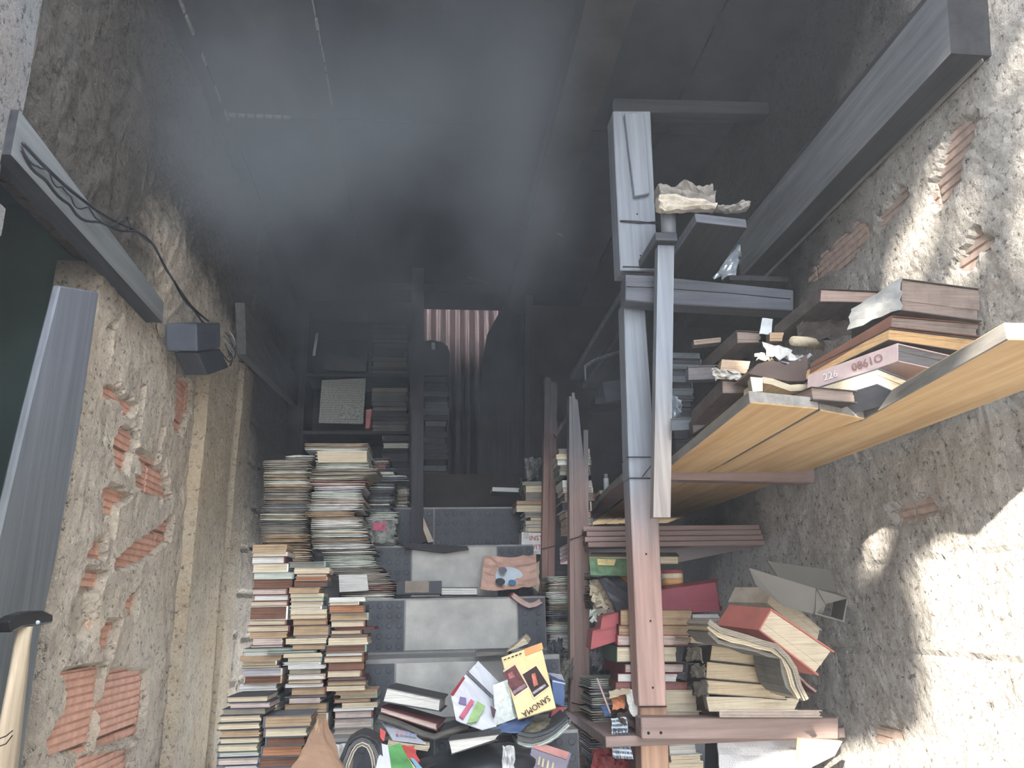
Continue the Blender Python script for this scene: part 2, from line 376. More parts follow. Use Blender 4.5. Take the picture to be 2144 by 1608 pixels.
# front jamb and wall over the opening on the left
jb=field('wall_front_left','L',-.86,.9,1.49,0,3.4,.02,lambda y,z:.008*N(y*5,z*4,41)-(.02 if y>1.45 and N(0,z*7,3)>0.05 else 0),M_JAMB); tag(jb,'pale grey plastered corner post at the far left edge','wall',kind='structure')
box('wall_over_opening',(-1.0,1.49,2.60),(-.9,2.05,3.4),M_DARKROOM)['kind']='structure'  # dark colour stands in for the shade above the opening
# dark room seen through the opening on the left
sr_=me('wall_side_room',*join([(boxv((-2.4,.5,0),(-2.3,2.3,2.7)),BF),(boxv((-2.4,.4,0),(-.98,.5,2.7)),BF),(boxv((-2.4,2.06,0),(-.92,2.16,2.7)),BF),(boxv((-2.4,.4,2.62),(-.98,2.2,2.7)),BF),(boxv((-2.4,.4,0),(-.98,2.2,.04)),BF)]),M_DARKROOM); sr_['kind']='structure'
# right wall
RP=[[(1985,275),(2040,250),(2000,380),(1970,430),(1950,420)],[(1790,470),(1820,478),(1760,560),(1690,590),(1700,560)],[(1880,400),(1900,405),(1850,470),(1830,470)],[(2040,490),(2070,500),(2030,560),(2000,560)],[(1860,1062),(1925,1050),(1985,1066),(1900,1090)],[(1820,1530),(1880,1520),(1890,1545),(1830,1550)]]
RPW=[[(onX(x,y,1.22).y,onX(x,y,1.22).z) for x,y in p] for p in RP]
def hright(y,z):
    h=.008*N(y*4,z*4,51)+.005*N(y*14,z*14,52)+.003*N(y*45,z*45,55)
    d=min(polydist(y,z,p) for p in RPW)+.02*N(y*26,z*26,59)
    if d<.012: h=-.016 if d<0 else h-.016*(1-d/.012)
    if abs(z-1.376-.006*N(y*9,0,1))<.006 and y>1.3: h-=.008
    if abs(z-1.60-.02*N(y*5,0,2))<.005 and y<2.1: h-=.006
    return h
wr=field('wall_right','R',1.22,.95,3.2,.60,3.4,.014,hright,M_PR); tag(wr,'right wall of rough grey-beige plaster, sunlit near and sooty above','wall',kind='structure')
field('rear_plaster','R',1.22,3.2,4.62,.60,3.4,.04,lambda y,z:.008*N(y*5,z*5,61),M_PR,wr)
field('front_plaster','R',1.22,-2.2,.95,0,3.4,.05,lambda y,z:.006*N(y*5,z*5,62),M_PR,wr)
for k in range(-3,9):
    z0=1.386+.2*k; off=.95 if k%2 else 1.10
    for i in range(0,7):
        y0=off+.302*i
        if any(polydist(y0+u*.29,z0+v*.19,p)<.02 for p in RPW for u in (.05,.3,.5,.7,.95) for v in (.1,.35,.6,.9)): brick(y0,z0,.29,.19,1.230,wr,'R')
# unseen sun-blocking panel, added; its holes are cut to shape the sun patches
def gob(P,Xg=-1.0): t=(P.x-Xg)/SUND.x; return (P.y-SUND.y*t,P.z-SUND.z*t)
def gx(lst): return [gob(onX(x,y,1.22)) for x,y in lst]
LIT=[gx([(2005,258),(1985,300),(1940,557),(1930,640),(1840,640),(1858,557),(1900,400),(1960,290)]),gx([(2012,340),(1975,500),(1962,640),(2035,640),(2030,450)]),
 gx([(2100,250),(2144,225),(2200,230),(2170,600),(2128,560),(2122,420),(2110,330)]),gx([(2052,-30),(2128,-30),(2082,118)]),gx([(2160,0),(2230,0),(2260,330),(2120,250),(2082,240),(2110,130)]),
 gx([(1785,1100),(1858,1100),(1848,1170),(1812,1226),(1802,1170)]),
 gx([(2150,960),(2095,985),(1990,1110),(1895,1205),(1918,1300),(1925,1530),(1740,1575),(1600,1750),(2600,1900),(2600,960)]),
 [gob(onX(x,y,1.13)) for x,y in [(1950,176),(1960,186),(1915,250),(1902,244)]]]
for c in [((.92,1.98,2.03),(.07,.10,.05)),((.72,2.0,1.955),(.02,.10,.012)),((1.10,1.75,2.02),(.05,.10,.02)),((.80,2.02,1.93),(.04,.06,.03)),((1.0,2.0,2.08),(.1,.05,.012)),((.67,1.7,1.90),(.03,.2,.012))]:
    p=Vector(c[0]); d=c[1]; LIT.append([gob(p+Vector((0,a,b))) for a,b in ((-d[1],-d[2]),(d[1],-d[2]*.3),(d[1],d[2]),(-d[1]*.6,d[2]))])
def sun_mask():
    r=.02; V=[];Fc=[];idx={}; rg=random.Random(5)
    def vid(i,j):
        if (i,j) not in idx: idx[(i,j)]=len(V); V.append((-1.0,-4.2+i*r,j*r))
        return idx[(i,j)]
    for i in range(int(5.1/r)):
        for j in range(int(6.6/r)):
            y=-4.2+(i+.5)*r; z=(j+.5)*r
            if y<-2.55 and z<3.0 and z>.3: continue
            hit=[q for q,p in enumerate(LIT) if inpoly(y,z,p)]
            if hit and (hit[0] in (5,6) or hit[0]>7 or rg.random()<.84): continue  # some cells stay closed at random to dapple the light
            Fc.append((vid(i,j),vid(i+1,j),vid(i+1,j+1),vid(i,j+1)))
    o=me('sun_mask_panel',V,Fc,M_PLAIN); o['kind']='structure'
    m=o.modifiers.new('thick','SOLIDIFY'); m.thickness=.02
sun_mask()
# ceiling
ce=box('ceiling',(-1.1,1.2,3.415),(1.35,4.75,3.55),M_SOOT); tag(ce,'soot-blackened concrete slab ceiling','ceiling',kind='structure')
xs=[-1.0,-.81,-.39,.02,.465,.95,1.25]
for a,b in zip(xs,xs[1:]):
    for ya,yb in ((1.2,2.70),(2.70,4.6)):
        box('ceiling_panel',(a+.004,ya+.004,3.400+R.uniform(-.004,.004)-3.415),(b-.004,yb-.004,0),M_SOOT,ce,) if 0 else None
        c=ce.location; o=box('ceiling_panel',(a+.004-c.x,ya+.004-c.y,3.398+R.uniform(-.005,.004)-c.z),(b-.004-c.x,yb-.004-c.y,0),M_SOOT if a>-.5 else M_SOOTB,ce)
box('ceiling_beam',(.465-c.x,1.2-c.y,3.30-c.z),(.62-c.x,4.6-c.y,3.398-c.z),M_SOOTB,ce)
for (x0,ya,yb) in ((-.81,1.5,2.70),(-.39,1.5,2.55)):
    pts=[]; 
    y=ya
    while y<yb:
        L=R.uniform(.02,.09); 
        if R.random()<.72: box('joint_mortar',(x0-c.x-R.uniform(.001,.005),y-c.y,3.388-c.z),(x0-c.x+R.uniform(.001,.005),y+L-c.y,3.402-c.z),M_MORT,ce)
        y+=L+R.uniform(.004,.03)
for i in range(7): box('joint_mortar',(-.80+i*.035-c.x,2.698-c.y,3.386-c.z),(-.775+i*.035-c.x,2.706-c.y,3.40-c.z),M_MORT,ce)
# back wall with doorway
DB=[(boxv((-1.1,4.6,3.56),(1.35,4.75,5.0)),BF),(boxv((-1.1,4.6,1.0),(-.05,4.75,3.42)),BF),(boxv((.56,4.6,1.0),(1.35,4.75,3.42)),BF),(boxv((-.05,4.6,1.0),(.56,4.75,2.16)),BF)]
wb=me('wall_back',*join(DB),M_SOOTB); tag(wb,'sooty back wall around the small doorway','wall',kind='structure')
fl=box('floor',(-30,-30,-.1),(30,3.0,0),M_GROUND); tag(fl,'pale street and shop floor below the stairs','floor',kind='structure')
# staircase
st=empty('staircase',(0,0,0)); tag(st,'straight concrete stair with black studded rubber and pale cement risers','staircase',kind='structure')
steps=[(4.0,2.19)]+[(3.7-.3*i,[1.978,1.775,1.551,1.350,1.150,.95,.75,.55,.36,.18][i]) for i in range(10)]
for i,(Y,Z) in enumerate(steps):
    yb=4.6 if i==0 else steps[i-1][0]; xl_=[-.74,-.70,-.66,-.64,-.565,-.60,-.575,-.6,-.6,-.8,-.8][i]
    box('step',(xl_,Y,max(0,Z-.26)),(.455 if Y>1.6 else 1.1,yb+.02,Z),M_SOOTB if i==0 else M_CONC,st)
def studs(name,xa,xb,ya,za,zb,pitch=.036,r=.0115):
    V=[];Fc=[]; v,f=boxv((xa,ya-.004,za),(xb,ya,zb)),BF; P=[(v,f)]
    nx=max(1,int((xb-xa)/pitch)); nz=max(1,int((zb-za)/pitch)); px=(xb-xa)/nx; pz=(zb-za)/nz
    for i in range(nx):
        for j in range(nz):
            cx=xa+px*(i+.5); cz=za+pz*(j+.5); vv=[(cx+r*math.cos(q*math.pi/4),ya-.0045,cz+r*math.sin(q*math.pi/4)) for q in range(8)]+[(cx+r*.8*math.cos(q*math.pi/4),ya-.0065,cz+r*.8*math.sin(q*math.pi/4)) for q in range(8)]
            P.append((vv,[(q,(q+1)%8,8+(q+1)%8,8+q) for q in range(8)]+[tuple(range(8,16))]))
    return me(name,*join(P),M_RUB,st)
def xr(xa,xb,y,Y): return onY(xa,y,Y).x,onY(xb,y,Y).x
for Y,zt,zb,L,P_,Rr in ((2.8,1.335,1.16,(-.28,None),(828,1100,1420),(.40,.45)),(3.1,1.545,1.36,None,(848,1083,1310),None),(3.4,1.768,1.56,None,(862,1040,1190),None),(3.7,1.97,1.79,None,None,None),(2.5,1.14,.96,None,None,None)):
    if P_:
        a,b=xr(P_[0],P_[1],P_[2],Y); a=min(a,.4); b=min(b,.43)
        o=box('pale_riser',(a,Y-.006,zb),(b,Y,zt),M_PALE,st); bevel(o)
        studs('rubber_tile',max(-.42,a-.30),a-.004,Y,zb,zt); 
        if b<.42: studs('rubber_tile',b+.004,.453,Y,zb,zt)
    else: 
        studs('rubber_tile',-.40,.02,Y,zb,zt); studs('rubber_tile',.025,.453,Y,zb,zt)
# back of the right side: floor of the shelving bay and the yard beyond the doorway
o=box('floor_shelf_bay',(.46,2.45,0),(1.25,4.62,.62),M_CONC); o['kind']='structure'
o=box('floor_yard',(-2.5,4.74,1.9),(3.0,7.0,2.10),M_GROUND); o['kind']='structure'
for a_,b_ in (((-1.0,1.9,0),(-.56,3.75,.72)),((.44,2.0,0),(1.24,2.46,.55))):
    o=box('floor_side_ledge',a_,b_,M_CONC); o['kind']='structure'
# ================================================================ TIMBER
def scorch(name,low,high,z0,z1,grain='z',rough=.7):
    def f(m,n,l,b):
        s={'x':(1.2,30,30),'y':(30,1.2,30),'z':(30,30,1.2)}[grain]
        k=noi(n,l,mapped(n,l,s),1.5,6,.65); k2=noi(n,l,mapped(n,l,(1,1,1)),7,4)
        g=n.new('ShaderNodeNewGeometry'); sp=n.new('ShaderNodeSeparateXYZ'); l.new(g.outputs['Position'],sp.inputs[0])
        q=lin(n,l,math_(n,l,'ADD',sp.outputs[2],math_(n,l,'MULTIPLY',math_(n,l,'SUBTRACT',k2,.5),.35)),z0,z1)
        a=ramp(n,l,k,[(.3,mul(low,.55)),(.66,mul(low,1.12))]); c=ramp(n,l,k,[(.3,mul(high,.72)),(.66,mul(high,1.1))])
        l.new(mixc(n,l,q,a,c),b.inputs['Base Color']); b.inputs['Roughness'].default_value=rough; b.inputs['Specular IOR Level'].default_value=.3
        bump(n,l,b,k,.35,.003)
    return nm(name,f)
W_POST=scorch('red_brown_post_sooted_above',srgb(178,142,132),srgb(140,150,164),1.55,1.95)
W_POSTLOW=scorch('orange_brown_post',srgb(190,146,116),srgb(170,130,116),1.2,1.6)
W_STICK=scorch('pale_grey_stick',srgb(166,158,154),srgb(134,144,158),1.8,2.3)
W_SLIM=scorch('red_brown_slim_post',srgb(160,122,112),srgb(74,70,76),1.95,2.35)
W_FLUTE=scorch('fluted_post',srgb(160,130,122),srgb(104,104,112),1.75,2.15)
W_BEAMG=wood('sooted_grey_beam',srgb(78,82,94),srgb(112,118,132),'x')
W_BEAMR=wood('red_brown_beam',srgb(128,106,102),srgb(172,146,138),'x')
W_BLACK=wood('charred_timber',(.018,.019,.023),(.05,.052,.06),'y')
W_BLACKX=wood('charred_timber_x',(.018,.019,.023),(.05,.052,.06),'x')
W_DARKZ=wood('charred_timber_z',(.022,.023,.028),(.06,.06,.07),'z')
W_PINKX=wood('pink_brown_board',srgb(124,100,98),srgb(164,136,130),'x')
W_YEL=wood('yellow_plywood',srgb(190,138,70),srgb(234,200,132),'y',.4)
W_GEDGE=wood('weathered_grey_edge',srgb(116,114,112),srgb(160,156,150),'y')
W_GBEAM=scorch('grey_beam_left',srgb(120,118,110),srgb(108,114,118),2.2,2.5,'y')
W_GPOST=scorch('blue_grey_post_left',srgb(92,98,100),srgb(100,106,118),1.5,2.2)
M_WIRE=plain('dark_wire',(.03,.03,.035),.5,.3,.2)
M_STEEL=plain('grey_steel_pipe',srgb(150,160,174),.4,.1,.15)
M_BLKPL=plain('black_plastic',(.03,.034,.042),.5,0,.15)
M_BOX=plain('grey_plastic_box',(.055,.065,.085),.5,0,.15)
def quadpost(name,pxs,Y,D,mat,parent=None,**k):
    return prism(name,[onY(x,y,Y) for x,y in pxs],(0,D,0),mat,parent,**k)
# main post of the right-hand shelves, with its joints, batten and wire ties
post=empty('shelf_post',onY(1372,1608,2.3)); tag(post,'main shelf post, grey with soot above and red-brown below','post')
L0=post.location
def P0(pxs,Y): return [onY(x,y,Y)-L0 for x,y in pxs]
def pp(name,pxs,Y,D,mat,parent,bv=.003): o=prism(name,P0(pxs,Y),(0,D,0),mat,parent); bevel(o,bv); return o
pp('upper_length',[(1283,232),(1362,232),(1378,566),(1299,566)],2.30,.09,W_POST,post)
pp('middle_length',[(1306,630),(1350,630),(1372,958),(1316,958)],2.31,.08,W_POST,post)
pp('joint_block',[(1316,958),(1374,958),(1376,1002),(1318,1002)],2.305,.085,W_POST,post)
pp('lower_length',[(1318,1002),(1376,1002),(1396,1480),(1338,1480)],2.30,.08,W_POST,post)
pp('foot_length',[(1340,1480),(1397,1480),(1404,1700),(1346,1700)],2.325,.07,W_POSTLOW,post)
pp('batten',[(1308,236),(1350,236),(1361,404),(1329,410)],2.275,.024,W_POST,post)
def tie(name,pxs,Y,r,parent,off): return tube(name,[onY(x,y,Y)-off for x,y in pxs],r,M_WIRE,parent,seg=6)
for pxs in ([(1298,462),(1330,463),(1378,468)],[(1299,464),(1340,467),(1378,464)],[(1304,558),(1378,560)],[(1304,568),(1376,572)],[(1312,957),(1372,957)],[(1314,1001),(1374,1001)],[(1345,998),(1372,964)],[(1339,1480),(1396,1479)]): tie('wire_tie',pxs,2.295,.0018,post,L0)
for x,y in ((1334,448),(1341,535),(1353,1160),(1362,1300),(1367,1440)): o=tube('nail_head',[onY(x,y,2.297)-L0,onY(x,y,2.305)-L0],.003,M_WIRE,post,seg=8)
# cross beams
def beam(name,pxs,Y,D,mat,label): 
    o=quadpost(name,pxs,Y,D,mat); bevel(o); return tag(o,label,'beam')
b1=beam('shelf_beam',[(1310,574),(1368,577),(1662,607),(1662,650),(1368,634),(1310,628)],2.225,.07,W_BEAMG,'sooty grey double beam crossing the main post high up to the right wall')
tie('split',[(1312,600),(1380,603),(1520,613),(1655,626)],2.2245,.0016,b1,b1.location)
beam('shelf_beam',[(1384,973),(1708,980),(1706,1010),(1384,1003)],2.33,.06,W_PINKX,'pinkish brown beam under the yellow shelf planks beside the main post')
b3=beam('shelf_beam',[(1342,1503),(1756,1503),(1756,1548),(1344,1548)],2.26,.065,W_BEAMR,'red-brown beam at the bottom right carrying the thick old books')
for x,y in ((1358,1535),(1384,1534)): tube('nail_head',[onY(x,y,2.257)-b3.location,onY(x,y,2.266)-b3.location],.004,M_WIRE,b3,seg=8)
beam('shelf_beam',[(1283,205),(1640,214),(1640,238),(1283,234)],2.30,.06,W_BLACKX,'thin black charred beam across the top of the main post')
# stick and pipe in front of the post
sk=empty('leaning_stick',onY(1386,1083,2.16)); tag(sk,'long pale grey squared stick standing in front of the main post','stick')
prism('shaft',[onY(x,y,2.13)-sk.location for x,y in ((1378,492),(1412,492),(1404,1083),(1368,1083))],(0,.035,0),W_STICK,sk)
pi=empty('steel_pipe',onY(1398,490,2.14)); tag(pi,'short grey steel pipe sleeve on top of the squared stick','pipe')
tube('sleeve',[onY(1400,492,2.145)-pi.location,onY(1399,441,2.145)-pi.location],.024,M_STEEL,pi,seg=20)
tube('wire_tie',[onY(x,y,2.118)-pi.location for x,y in ((1376,492),(1386,487),(1402,489),(1416,497),(1420,503))],.0022,M_WIRE,pi,seg=6)
# upper shelf planks
def board(name,pts,z,th,mats,label,cat='plank',group=None):
    o=prism(name,[(x,y,z) for x,y in pts],(0,0,th),mats); bevel(o,.002); return tag(o,label,cat,group)
board('shelf_plank',[(.765,1.95),(.93,1.975),(.955,2.36),(.955,3.7),(.77,3.7)],2.575,.03,[W_BLACK,W_BEAMG],'charred black plank of the top shelf right of the main post')
board('shelf_plank',[(.690,2.10),(.760,2.10),(.760,3.6),(.690,3.6)],2.590,.03,[W_BLACK,W_BEAMG],'narrow sooty board beside the charred top shelf plank')
board('shelf_plank',[(.662,1.487),(.838,1.535),(.868,2.2),(.875,3.82),(.808,3.86),(.716,2.2)],1.905,.026,[W_YEL,W_GEDGE],'yellow shelf plank nearest the main post with grey sawn end')
board('shelf_plank',[(.632,2.44),(.712,2.44),(.80,3.86),(.768,3.86),(.66,2.9)],1.905,.026,[W_PINKX,W_GEDGE],'short pinkish shelf plank end visible between fluted post and main post')
board('shelf_plank',[(.845,1.545),(.992,1.62),(.945,1.90),(.944,3.82),(.881,3.82),(.874,2.2)],1.905,.026,[W_YEL,W_GEDGE],'short narrow yellow shelf plank between the two wider ones')
board('shelf_plank',[(.934,1.09),(1.197,1.09),(1.197,3.82),(.952,3.82),(.952,1.90),(1.0,1.66)],1.907,.030,[W_YEL,W_GEDGE],'longest yellow shelf plank, against the right wall, jutting towards the viewer')
for i in range(4):
    z=1.706+.0195*i; board('shelf_plank',[(.555-.01*(i%2),2.70+.01*i),(1.2,2.70+.01*i),(1.2,3.7),(.62,3.7),(.60,3.05)],z,.0175,[W_PINKX,W_PINKX],['lowest','second lowest','second highest','topmost'][i]+' board in the pile of four pinkish boards behind the main post')
board('shelf_plank',[(.50,2.32),(1.21,2.32),(1.21,3.85),(.50,3.85)],1.125,.028,[W_BEAMR,W_BEAMR],'wide brown lower shelf board under the thick old books')
# slim posts
p2=empty('slim_post',onY(1217,1608,2.9)); tag(p2,'fluted slim post with charred tapering tip, nearer of the two slim posts','post')
for i,(a,b_,off) in enumerate(((0,.24,0),(.24,.5,.006),(.5,.76,.004),(.76,1,0))):
    T=lambda y,u:(1192+(y-825)*.0055+u*(23 if y<900 else 40)+(0 if y<900 else -1),y)
    top=830+ (0,-8,6,70)[i]
    pts=[T(top,a),T(top,b_),T(960,b_),T(1700,b_),T(1700,a),T(960,a)]
    prism('flute',[onY(x,y,2.9-off)-p2.location for x,y in pts],(0,.05,0),W_FLUTE,p2)
tube('wire_tie',[onY(x,y,2.888)-p2.location for x,y in ((1193,1130),(1212,1124),(1238,1110))],.002,M_WIRE,p2,seg=6)
tube('wire_tie',[onY(x,y,2.888)-p2.location for x,y in ((1196,1471),(1216,1476),(1240,1474))],.002,M_WIRE,p2,seg=6)
p1=empty('slim_post',onY(1146,1345,3.4)); tag(p1,'red-brown slim post right of the stairs, farther of the two slim posts','post')
prism('left_half',[onY(x,y,3.4)-p1.location for x,y in ((1141,790),(1153,790),(1146,1352),(1132,1352))],(0,.05,0),W_SLIM,p1)
prism('right_half',[onY(x,y,3.39)-p1.location for x,y in ((1153,800),(1167,800),(1159,1352),(1146,1352))],(0,.05,0),W_SLIM,p1)
tube('wire_tie',[onY(x,y,3.385)-p1.location for x,y in ((1134,1150),(1162,1143))],.002,M_WIRE,p1,seg=6)
prism('splinter',[onY(x,y,3.36)-p1.location for x,y in ((1200,852),(1204,856),(1164,916),(1160,908))],(0,.012,0),W_SLIM,p1)
# timber on the left
gp=prism('door_post',[onX(x,y,-.86) for x,y in ((126,598),(208,612),(172,860),(120,1160),(84,1330),(30,1720),(-120,1720),(-10,1160),(60,860))],(-.018,0,0),W_GPOST); bevel(gp,.004); tag(gp,'wide blue-grey timber post beside the exposed brick wall','post')
gb=empty('lintel_beam',(-.9,2.0,2.40)); tag(gb,'long sloping-looking grey timber lintel above the dark opening at left','beam')
prism('beam_body',[Vector(v)-gb.location for v in ((-.845,1.45,2.40),(-.845,2.38,2.395),(-.845,2.37,2.46),(-.845,1.45,2.505))],(-.05,0,0),[W_GBEAM,W_BLACK],gb)  # black on the sides and underside paints in the shade below the lintel
W_GDARK=wood('sooty_board',srgb(70,72,74),srgb(104,104,102),'y')
lb=prism('leaning_board',[onX(x,y,-.80) for x,y in ((512,634),(560,700),(634,806),(638,864),(540,768),(516,742))],(-.04,0,0),W_GDARK); tag(lb,'sooty grey board sloping down behind the junction box','board')
# beam along the right wall
W_BEAMF=wood('sooty_grey_face',srgb(88,92,100),srgb(124,128,136),'y')
wbm=empty('wall_beam',(1.17,1.9,2.65)); tag(wbm,'long sooty timber beam fixed along the upper right wall','beam')
prism('beam_body',[Vector(v)-wbm.location for v in ((1.125,1.30,2.65),(1.125,2.52,2.65),(1.125,2.52,2.825),(1.125,1.27,2.825))],(.10,0,0),[W_BEAMF,W_BLACK],wbm)
prism('edge_strip',[Vector(v)-wbm.location for v in ((1.204,1.31,2.642),(1.204,2.50,2.642),(1.204,2.50,2.65),(1.204,1.31,2.65))],(.004,0,0),W_GEDGE,wbm)
prism('ledge',[Vector(v)-wbm.location for v in ((1.150,1.24,2.832),(1.150,2.52,2.832),(1.150,2.52,2.87),(1.150,1.24,2.87))],(.07,0,0),W_BLACK,wbm)
# doorway things
def _cor(m,n,l,b):
    k=noi(n,l,mapped(n,l,(1,1,1)),3,4); g=n.new('ShaderNodeNewGeometry'); sp=n.new('ShaderNodeSeparateXYZ'); l.new(g.outputs['Position'],sp.inputs[0])
    q=lin(n,l,math_(n,l,'ADD',sp.outputs[2],math_(n,l,'MULTIPLY',k,.3)),3.45,3.1)
    m_=n.new('ShaderNodeMath'); m_.operation='MULTIPLY'; l.new(math_(n,l,'SUBTRACT',1.0,lin(n,l,math_(n,l,'ADD',sp.outputs[2],math_(n,l,'MULTIPLY',k,.3)),3.2,3.66)),m_.inputs[0]); m_.inputs[1].default_value=.985
    l.new(mixc(n,l,m_.outputs[0],srgb(220,184,178),(.012,.013,.016)),b.inputs['Base Color']); b.inputs['Roughness'].default_value=.9; b.inputs['Specular IOR Level'].default_value=.05
M_COR=nm('pink_galvanised_sheet',_cor)
def corr():
    V=[];Fc=[]; n=240; 
    for i in range(n+1):
        x=-1.2+2.6*i/n; ph=(x/.068)%1; d=.0 if ph<.5 else (-.022 if .58<ph<.92 else -.011)
        V+= [(x,5.15+d,2.1),(x,5.15+d,5.4),(x,5.16+d,2.1),(x,5.16+d,5.4)]
    for i in range(n): a=4*i;b=a+4; Fc+=[(a,b,b+1,a+1),(a+2,a+3,b+3,b+2),(a,a+2,b+2,b),(a+1,b+1,b+3,a+3)]
    return tag(me('corrugated_sheet',V,Fc,M_COR),'pinkish corrugated metal sheet seen through the small doorway','metal sheet')
corr()
prism('burnt_sheet',[onY(x,y,4.52) for x,y in ((1056,632),(1098,622),(1104,1000),(1004,1000),(1008,768),(1020,700),(1040,664))],(0,.02,0),W_DARKZ)
tag(bpy.data.objects['burnt_sheet'],'black burnt board with slanted edge at the right of the doorway','board')
dp=quadpost('door_frame_post',[(862,560),(888,560),(886,1138),(861,1138)],3.62,.05,W_DARKZ); tag(dp,'dark charred upright post standing on the stairs by the bookcase','post')
dp=quadpost('door_frame_post',[(1100,618),(1116,618),(1112,1000),(1098,1000)],4.1,.04,W_DARKZ); tag(dp,'thin dark upright post right of the doorway','post')
lt=prism('door_lintel',[onY(x,y,4.3) for x,y in ((700,556),(1120,590),(1120,618),(700,600))],(0,.05,0),W_BLACKX); tag(lt,'charred lintel timber hanging over the small doorway','beam')
# leaning pale slat, hanging debris
sl_=prism('wood_slat',[onY(x,y,3.66) for x,y in ((873,1072),(881,1070),(908,1134),(896,1136))],(0,.012,0),plain('pale_new_wood',srgb(176,162,140),.8)); tag(sl_,'pale wooden slat leaning on the black stair riser','slat')
bp=prism('burnt_plywood',[onY(x,y,3.68) for x,y in ((876,1076),(896,1090),(905,1134),(876,1136))],(0,.004,0),plain('brown_burnt_ply',srgb(84,66,58),.9)); tag(bp,'brown scrap of burnt plywood behind the pale slat','board')
cl=prism('charred_slab',[onY(x,y,3.36) for x,y in ((838,1137),(978,1143),(982,1150),(930,1158),(850,1148))],(0,.16,0),W_BLACKX); tag(cl,'thin charred slab lying on the stair edge below the pale slat','board')
M_ASH=plain('pale_ash',srgb(150,150,148),.95,0,.3,40)
for i,(a,b_,c_) in enumerate((((1135,478),(1178,494),3.2),((980,582),(998,587),3.7),((1000,588),(1030,597),3.7))):
    c_=onZ(*a,3.385).y; pa,pb=onY(*a,c_),onY(*b_,c_); mid=(pa+pb)/2
    o=sheet('ash_flake',[pa+Vector((0,0,.012)),pb+Vector((0,0,.008)),pb-Vector((0,.02,.01)),pa-Vector((0,.02,.008))],M_ASH,6,2,.012,.002,seed=i+3,rag=.004)
    tag(o,['pale ash flake hanging under the ceiling near the main post','small pale ash flake above the doorway, left one','long pale ash flake above the doorway, right one'][i],'debris')
fs=tube('fluorescent_tube',[onY(664,698,4.0),onY(657,745,4.0)],.008,plain('white_glass_tube',(.85,.87,.9),.3),seg=10); tag(fs,'short thin white tube leaning above the back bookcase','tube')
# junction box with wires
jb_=empty('junction_box',(-.80,2.93,2.50)); tag(jb_,'blue-grey plastic junction box with bared wires on the left wall','junction box')
b_=prism('housing',[onX(x,y,-.76)-jb_.location for x,y in ((412,678),(462,676),(462,728),(414,736))],(-.10,0,0),M_BOX,jb_); bevel(b_,.006,2)
b_=prism('lower_box',[onX(x,y,-.77)-jb_.location for x,y in ((414,738),(462,730),(480,770),(436,786))],(-.08,0,0),M_BLKPL,jb_); bevel(b_,.006,2)
prism('cover_line',[onX(x,y,-.757)-jb_.location for x,y in ((414,697),(442,697),(442,699),(414,699))],(-.004,0,0),M_BLKPL,jb_)
for i in range(9):
    pts=[onX(468+R.uniform(-6,12),690+i*6,-.78),onX(482+R.uniform(-8,14),704+i*6+R.uniform(-8,8),-.74+R.uniform(-.02,.02)),onX(492+R.uniform(-8,10),722+i*4+R.uniform(-10,10),-.76),onX(476+R.uniform(-5,15),742+i*3,-.79)]
    cv=[pts[0]*(1-t)**3+pts[1]*3*t*(1-t)**2+pts[2]*3*t*t*(1-t)+pts[3]*t**3 for t in [k/9 for k in range(10)]]
    tube('wire',[p-jb_.location for p in cv],.0022,M_WIRE if i%3 else M_STEEL,jb_,seg=5)
def cable(label,pxs,X,r,twist=0):
    P=[onX(x,y,X) for x,y in pxs]; out=[]
    for i in range(len(P)-1):
        for t in range(6):
            p0=P[max(i-1,0)];p1_=P[i];p2_=P[i+1];p3=P[min(i+2,len(P)-1)]; u=t/6
            q=.5*((2*p1_)+(p2_-p0)*u+(2*p0-5*p1_+4*p2_-p3)*u*u+(3*p1_-p0-3*p2_+p3)*u**3)
            k=len(out)*.9+twist; out.append(q+Vector((0,.004*math.cos(k),.004*math.sin(k)))*(1 if twist else 0))
    out.append(P[-1]); return tag(tube('electric_cable',out,r,M_WIRE,seg=6),label,'cable')
cable('upper black strand of the sagging cable on the left wall',[(48,300),(90,345),(150,400),(225,455),(290,487),(322,515),(352,570),(400,640),(436,672)],-.835,.004)
cable('lower black strand of the twisted cable on the left wall',[(44,318),(80,365),(130,415),(170,455),(232,475),(296,492),(326,522),(360,585),(396,640),(428,676)],-.830,.0035,1)
cable('thin loose wire coiled around the left wall cable',[(46,310),(74,350),(96,352),(118,388),(140,400),(158,430),(190,440),(210,466),(244,470),(262,455),(272,470),(268,482)],-.825,.002,2)
